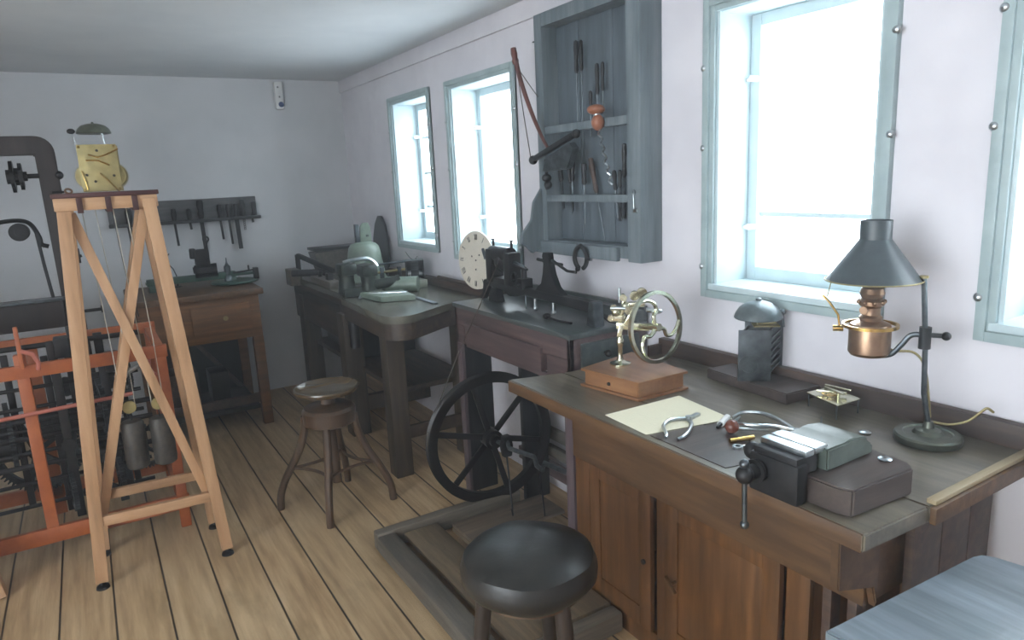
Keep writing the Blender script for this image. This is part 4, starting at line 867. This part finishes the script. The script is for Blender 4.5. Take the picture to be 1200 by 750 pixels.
# ------------------------------------------------------------------ pine trestle with clock movement
t = thing('trestle_stand', 'tall light pine trestle stand with crossed braces', 'stand', (.1, 3.27, 0))
FL0, FR0 = Vector((-.150, 3.135, .03)), Vector((.335, 3.105, .03)); FLT, FRT = Vector((-.052, 3.13, 1.58)), Vector((.232, 3.105, 1.58))
BL0, BR0 = Vector((-.135, 3.44, .03)), Vector((.325, 3.41, .03)); BLT, BRT = Vector((-.045, 3.30, 1.58)), Vector((.225, 3.28, 1.58))
for A, B in ((FL0, FLT), (FR0, FRT), (BL0, BLT), (BR0, BRT)):
    MB().bar(A, B, .047, .034, .003, (0, 1, 0)).build('leg', pine, t)
    MB().rev([(.026, 0), (.024, .01), (.012, .018), (.008, .032)], (A.x, A.y, 0)).build('foot_glide', iron, t)
def lerp(a, b, f): return a+(b-a)*f
off = Vector((0, -.030, 0))
MB().bar(lerp(FLT, FL0, .03)+Vector((.02, .028, 0)), lerp(FR0, FRT, .15)+Vector((-.02, .028, 0)), .036, .022, .003, (0, 1, 0)).build('brace', pine, t)
MB().bar(lerp(FRT, FR0, .03)+Vector((-.02, .052, 0)), lerp(FL0, FLT, .15)+Vector((.02, .052, 0)), .036, .022, .003, (0, 1, 0)).build('brace', pine, t)
MB().bar(lerp(BRT, BR0, .03)+Vector((-.02, -.030, 0)), lerp(BL0, BLT, .15)+Vector((.02, -.030, 0)), .036, .022, .003, (0, 1, 0)).build('brace', pine, t)
MB().bar(lerp(FL0, FLT, .168)+Vector((.02, .0, 0)), lerp(FR0, FRT, .168)+Vector((-.02, .0, 0)), .024, .042, .003).build('rail', pine_x, t)
MB().bar(lerp(BL0, BLT, .168)+Vector((.02, 0, 0)), lerp(BR0, BRT, .168)+Vector((-.02, 0, 0)), .024, .042, .003).build('rail', pine_x, t)
m = MB(); m.box(-.083, .265, 3.095, 3.125, 1.545, 1.592, .003); m.box(-.075, .258, 3.27, 3.30, 1.545, 1.592, .003); m.build('top_rail', pine_x, t)
m = MB(); m.box(-.088, .272, 3.09, 3.16, 1.592, 1.610, .003); m.box(-.08, .265, 3.24, 3.31, 1.592, 1.610, .003); m.build('top_strip', dark_red, t)
for x in (.0, .095, .185): MB().box(x-.010, x+.010, 3.085, 3.31, 1.535, 1.5915, .001).build('cross_strip', dark_red, t)

t = thing('brass_movement', 'brass plate clock movement with bell on top of the pine stand', 'clock movement', (.09, 3.18, 1.61), -.10)
m = MB(); m.box(-.066, .066, -.045, -.041, .002, .178, .001); m.build('front_plate', brass_dull, t, w=False)
m = MB(); m.box(-.066, .066, .040, .044, .002, .178, .001); m.build('back_plate', brass_dull, t, w=False)
for x in (-.058, .058):
    for z in (.01, .17): MB().cyl((x, -.045, z), (x, .044, z), .005).build('pillar', brass, t, w=False)
for x in (-.038, .04):
    MB().cyl((x, -.03, .06), (x, .03, .06), .045, seg=28).build('barrel', brass_dull, t, w=False)
for (x, r) in ((-.04, .052), (.042, .052)): MB().gear((x, .0, .06), (0, 1, 0), r, 48, .004, 4).build('great_wheel', brass_dull, t, w=False)
for (x, z, r) in ((-.02, .12, .03), (.03, .13, .026)): MB().gear((x, .0, z), (0, 1, 0), r, 36, .003, 4).build('gear', brass, t, w=False)
m = MB(); m.tube([(-.03, -.05, .14), (.0, -.052, .13), (.03, -.05, .14), (.072, -.05, .16)], .003, 6); m.tube([(-.04, -.05, .12), (0, -.052, .118), (.035, -.05, .10)], .003, 6); m.tube([(.0, -.052, .07), (.025, -.054, .04), (.055, -.054, .0)], .003, 6); m.tube([(-.06, -.05, .08), (-.055, -.052, .05), (-.05, -.05, .01)], .0025, 6); m.build('levers', brass, t, w=False)
m = MB()
for (x, z) in ((-.045, .065), (-.02, .04), (.045, .06), (0, .155)): m.cyl((x, -.047, z), (x, -.043, z), .005, seg=12)
m.build('pivots', iron, t, w=False)
MB().tube([(.03, -.02, .176), (.025, -.02, .22)], .003, 6).build('bell_standard', steel, t, w=False)
MB().tube([(-.065, -.03, .17), (-.07, -.03, .21), (-.072, -.03, .228)], .002, 6).build('hammer_rod', steel, t, w=False)
MB().rev([(.058, 0), (.06, .003), (.054, .018), (.042, .030), (.02, .037), (.004, .038)], (-.003, 0, .22)).rev([(.006, 0), (.003, .007)], (-.003, 0, .257)).build('bell', bell_dark, t, w=False)
MB().sph((-.075, -.03, .228), .010, (1.4, 1, 1)).build('hammer', iron, t, w=False)
t = thing('winding_key', 'small copper-brown key lying left of the brass movement', 'key', (-.05, 3.13, 1.61))
MB().ring((-.028, 3.125, 1.618), (.3, -1, .8), .014, .008, .005, 20).build('bow', copper, t); MB().cyl((-.042, 3.125, 1.616), (-.08, 3.125, 1.616), .004).build('shank', iron, t)
# weights with pulleys
for i, (x, l, z0) in enumerate(((.052, 'left dark cylindrical clock weight hanging in the pine stand', .455), (.158, 'right dark cylindrical clock weight hanging in the pine stand', .45))):
    y = 3.20
    t = thing('clock_weight', l, 'weight', (x, y, z0), 0, 'clock weights')
    MB().rev([(.004, 0), (.032, .004), (.043, .012), (.045, .03), (.044, .20), (.038, .212), (.01, .215)], (x, y, z0), seg=32).build('body', weight_m, t)
    MB().tube([(x, y, z0+.21), (x, y, z0+.25)], .003, 6).build('hook', iron, t)
    MB().rev([(.008, -.006), (.026, -.006), (.022, 0), (.026, .006), (.008, .006)], (x, y, z0+.272), (0, 1, 0), 24).build('pulley', brass_dull, t)
    o = MB().tube([(x-.023, y, z0+.275), (x-.028, y, 1.0), (x-.05, y-.01, 1.59)], .002, 6).tube([(x+.023, y, z0+.275), (x+.02, y, 1.0), (x-.005, y-.01, 1.59)], .002, 6).build('weight_cord', cord_m, w=True)
    tag(o, ('pair of pale cords above the left clock weight', 'pair of pale cords above the right clock weight')[i], 'cord', 'clock weight cords')
t = thing('pendulum_rod', 'thin dark wire hanging from the movement between the stand braces', 'wire', (.13, 3.2, .9))
MB().tube([(.105, 3.2, 1.545), (.118, 3.2, 1.28), (.140, 3.2, 1.10)], .0022, 6).build('wire', iron, t)

# ------------------------------------------------------------------ orange turret clock
t = thing('turret_clock', 'large orange-red iron tower clock frame with dark gears behind the stand', 'tower clock', (-.1, 3.8, 0))
yf, yr = 3.52, 4.08; xl_, xr_ = -.31, .215
def post(x, y, z0, z1, w_=.052): MB().box(x-w_/2, x+w_/2, y-.02, y+.02, z0, z1, .004).build('post', orange, t)
post(xl_, yf, .10, .955, .046); post(xr_, yf, .0, .90, .046); post(xl_, yr, 0, .90); post(xr_, yr, 0, .90)
m = MB(); m.box(-1.25, xr_+.03, yf-.025, yf+.005, .853, .910, .004); m.build('rail', orange, t)
m = MB(); m.box(-1.25, xr_+.03, yr-.02, yr+.01, .875, .930, .004); m.build('rail', orange, t)
m = MB(); m.box(-1.25, xr_+.03, yf-.025, yf+.005, .095, .165, .004); m.build('rail', orange, t)
m = MB(); m.box(-1.25, xr_+.03, yr-.02, yr+.01, .095, .165, .004); m.build('rail', orange, t)
m = MB(); m.box(xr_-.02, xr_+.02, yf, yr, .87, .905, .004); m.build('side_rail', orange, t)
m = MB(); m.box(xr_-.02, xr_+.02, yf, yr, .10, .15, .004); m.build('side_rail', orange, t)
MB().tube([(-1.2, yf-.05, .68), (-.4, yf-.05, .70), (.08, yf-.05, .715)], .009, 8).build('thin_bar', orange2, t)
MB().box(-.312, -.296, yf-.05, yf-.028, .90, 1.08, .004).build('bearing_post', orange, t)
m = MB(); m.tube([(-.30, yf-.06, .98), (-.26, yf-.06, .96), (-.245, yf-.06, .92), (-.25, yf-.06, .89)], .009, 8); m.build('bracket_scroll', orange2, t)
for (z, x) in ((.96, -.9), (.55, -.75), (.63, -.8), (.42, -.8)): MB().cyl((x, yf+.12+.03*random.random(), z), (.15, yf+.12, z+.0), .012).build('arbor', iron, t)
for (x, y, z, r, n) in ((-.05, 3.72, .62, .13, 48), (-.12, 3.80, .42, .16, 60), (.05, 3.70, .50, .09, 36), (-.42, 3.75, .55, .15, 56), (-.22, 3.66, .28, .12, 44), (-.55, 3.8, .30, .17, 60), (.08, 3.85, .72, .08, 30), (-.02, 3.62, .30, .08, 30)):
    MB().gear((x, y, z), (1, .12, 0), r, n, .02, 5).build('gear', lead, t)
for (x0_, x1_, y, z, r) in ((-.30, -.05, 3.78, .56, .07), (-.75, -.40, 3.78, .50, .08), (-.25, .12, 3.9, .36, .055), (-.2, .02, 3.8, .72, .045)):
    m = MB(); m.cyl((x0_, y, z), (x1_, y, z), r, seg=28)
    for k in range(6): m.ring((x0_+(x1_-x0_)*(k+.5)/6, y, z), (1, 0, 0), r*1.04, r*.9, .012, 28)
    m.build('barrel', iron, t)
for (x, y) in ((-.20, 3.60), (-.02, 3.66), (-.13, 3.95)): MB().box(x-.018, x+.018, y-.012, y+.012, .15, .98, .003).build('gear_upright', iron, t)
MB().tube([(-.12+.09*math.cos(a), 3.62, .20+.07*math.sin(a)) for a in [i*PI/10 for i in range(11)]], .012, 8).build('arch', iron, t)
for (x, z) in ((-.09, .88), (-.16, .90), (.02, .80)): MB().box(x-.03, x+.03, 3.58, 3.66, z, z+.09, .01).build('bearing_block', iron, t)
MB().cyl((.06, 3.60, .78), (.17, 3.60, .83), .012).sph((.06, 3.6, .775), .018).build('lever', steel, t)
MB().tube([(.15, 3.56, .90), (.17, 3.56, .84), (.165, 3.56, .79), (.19, 3.56, .76)], .006, 8).build('hook', orange2, t)

for (x, y, z, r, n) in ((-.35, 3.9, .40, .20, 64), (-.62, 3.7, .62, .12, 40), (.10, 3.95, .30, .12, 40), (-.85, 3.75, .40, .18, 60)):
    MB().gear((x, y, z), (.3, 1, 0), r, n, .02, 5).build('gear', lead, t)
for (x, y, z0, z1) in ((-.24, 3.7, .15, .90), (-.15, 3.75, .15, .95), (-.07, 3.95, .15, .9), (.05, 3.8, .15, .85), (-.40, 3.85, .15, .9), (-.55, 3.7, .15, .85)): MB().box(x-.014, x+.014, y-.01, y+.01, z0, z1, .003).build('gear_upright', iron, t)
for z in (.22, .33, .47, .58, .68, .77): MB().cyl((-.95, 3.66, z), (.12, 3.66+.02, z+.0), .009).build('arbor', iron, t)
for (x, z) in ((.0, .25), (-.10, .36), (-.2, .50)): MB().cyl((x, 3.58, z), (x, 4.0, z), .03).build('drum', iron, t)
# ------------------------------------------------------------------ dark overhead-drive lathe at the left
t = thing('treadle_lathe', 'tall dark arched overhead drive frame of a lathe at the left edge', 'lathe', (-.5, 4.4, 0))
gy = 4.42; darkb = wood('dark_brown_frame', '221a18', '362a26', 'z', 10, .5)
m = MB(); poly = [(-.055, .0), (-.07, 1.74)]+[(-.15+.08*math.cos(a), 1.83+.08*math.sin(a)) for a in [i*PI/12 for i in range(7)]]+[(-1.35, 1.91), (-1.35, 1.815), (-.160, 1.815), (-.145, 0)]
m.prism(poly, (0, gy, 0), (1, 0, 0), (0, 0, 1), .07, .006); m.build('gantry', darkb, t)
m = MB(); m.box(-1.35, -.15, gy-.12, gy-.05, .925, 1.065, .005); m.build('bed', darkb, t)
m = MB(); m.box(-1.35, -.09, gy+.045, gy+.10, .925, 1.065, .005); m.build('bed', darkb, t)
MB().box(-1.35, -.14, gy-.125, gy-.045, 1.066, 1.078, .002).build('bed_way', steel_dark, t)
MB().box(-.20, -.08, gy-.16, gy+.14, 0, .10, .005).build('foot', darkb, t)
m = MB()
for k, r in enumerate((.03, .085, .055, .10, .045)): m.gear((-.245-.018*k+.03, gy-.02, 1.71), (1, 0, 0), r*.8, 7, .016)
m.cyl((-.26, gy-.02, 1.71), (-.06, gy-.02, 1.71), .012); m.sph((-.07, gy-.02, 1.71), .022); m.build('stepped_pulley', iron, t)
m = MB(); m.cyl((-.285, gy-.06, 1.43), (-.285, gy+.02, 1.43), .045, seg=28); m.ring((-.285, gy-.062, 1.43), (0, 1, 0), .036, .02, .01, 24); m.build('roller', iron, t)
m = MB(); m.stube([(-.60, gy-.02, 1.44), (-.42, gy-.02, 1.475), (-.30, gy-.02, 1.49), (-.235, gy-.02, 1.47), (-.205, gy-.02, 1.40), (-.20, gy-.02, 1.36), (-.17, gy-.02, 1.345)], .011, 8); m.tube([(-.215, gy-.02, 1.44), (-.205, gy-.03, 1.25), (-.19, gy-.05, 1.07)], .008, 8); m.build('tension_arm', iron, t)
m = MB(); m.cyl((-.10, gy-.04, .985), (.02, gy-.04, .985), .009); m.rev([(.02, -.004), (.02, .004)], (.02, gy-.04, .985), (1, 0, 0)); m.build('handwheel_shaft', iron, t)
m = MB(); m.cyl((-.085, gy-.04, 1.27), (-.03, gy-.04, 1.285), .008); m.cyl((-.045, gy-.06, 1.25), (-.045, gy-.02, 1.32), .008); m.build('hook', iron, t)
MB().ring((-.75, gy+.0, .45), (1, .3, 0), .30, .26, .04, 48).build('flywheel', iron, t)

# pine post at the left edge
MB().bar((-.555, 3.33, 0), (-.68, 3.33, 1.25), .10, .06, .004, (0, 1, 0))
t = thing('second_trestle', 'light pine stand leg cut off at the left edge of the view', 'stand', (-.6, 3.3, 0))
MB().bar((-.535, 3.30, .0), (-.625, 3.40, .45), .10, .05, .004, (0, 1, 0)).build('leg', pine, t)
MB().bar((-1.1, 3.35, .43), (-.60, 3.39, .43), .05, .05, .004).build('rail', pine_x, t)
MB().bar((-1.15, 3.30, .0), (-1.05, 3.40, .45), .10, .05, .004, (0, 1, 0)).build('leg', pine, t)

# ------------------------------------------------------------------ scatter volume added to imitate the veil of window glare
hz = bpy.data.materials.new('glare_haze'); hz.use_nodes = True; nt = hz.node_tree; nt.nodes.remove(nt.nodes['Principled BSDF'])
vs = nt.nodes.new('ShaderNodeVolumeScatter'); vs.inputs['Color'].default_value = (.91, .95, 1, 1); vs.inputs['Density'].default_value = .029; vs.inputs['Anisotropy'].default_value = .6
nt.links.new(vs.outputs[0], nt.nodes['Material Output'].inputs['Volume'])
o = MB().box(XL-.05, W+.215, YN-.05, D+.05, -.05, ZC+.05, 0).build('glare_haze', hz, kind='stuff', smooth=False)
tag(o, 'thin bluish haze filling the room, added for the window glare veil', 'haze')
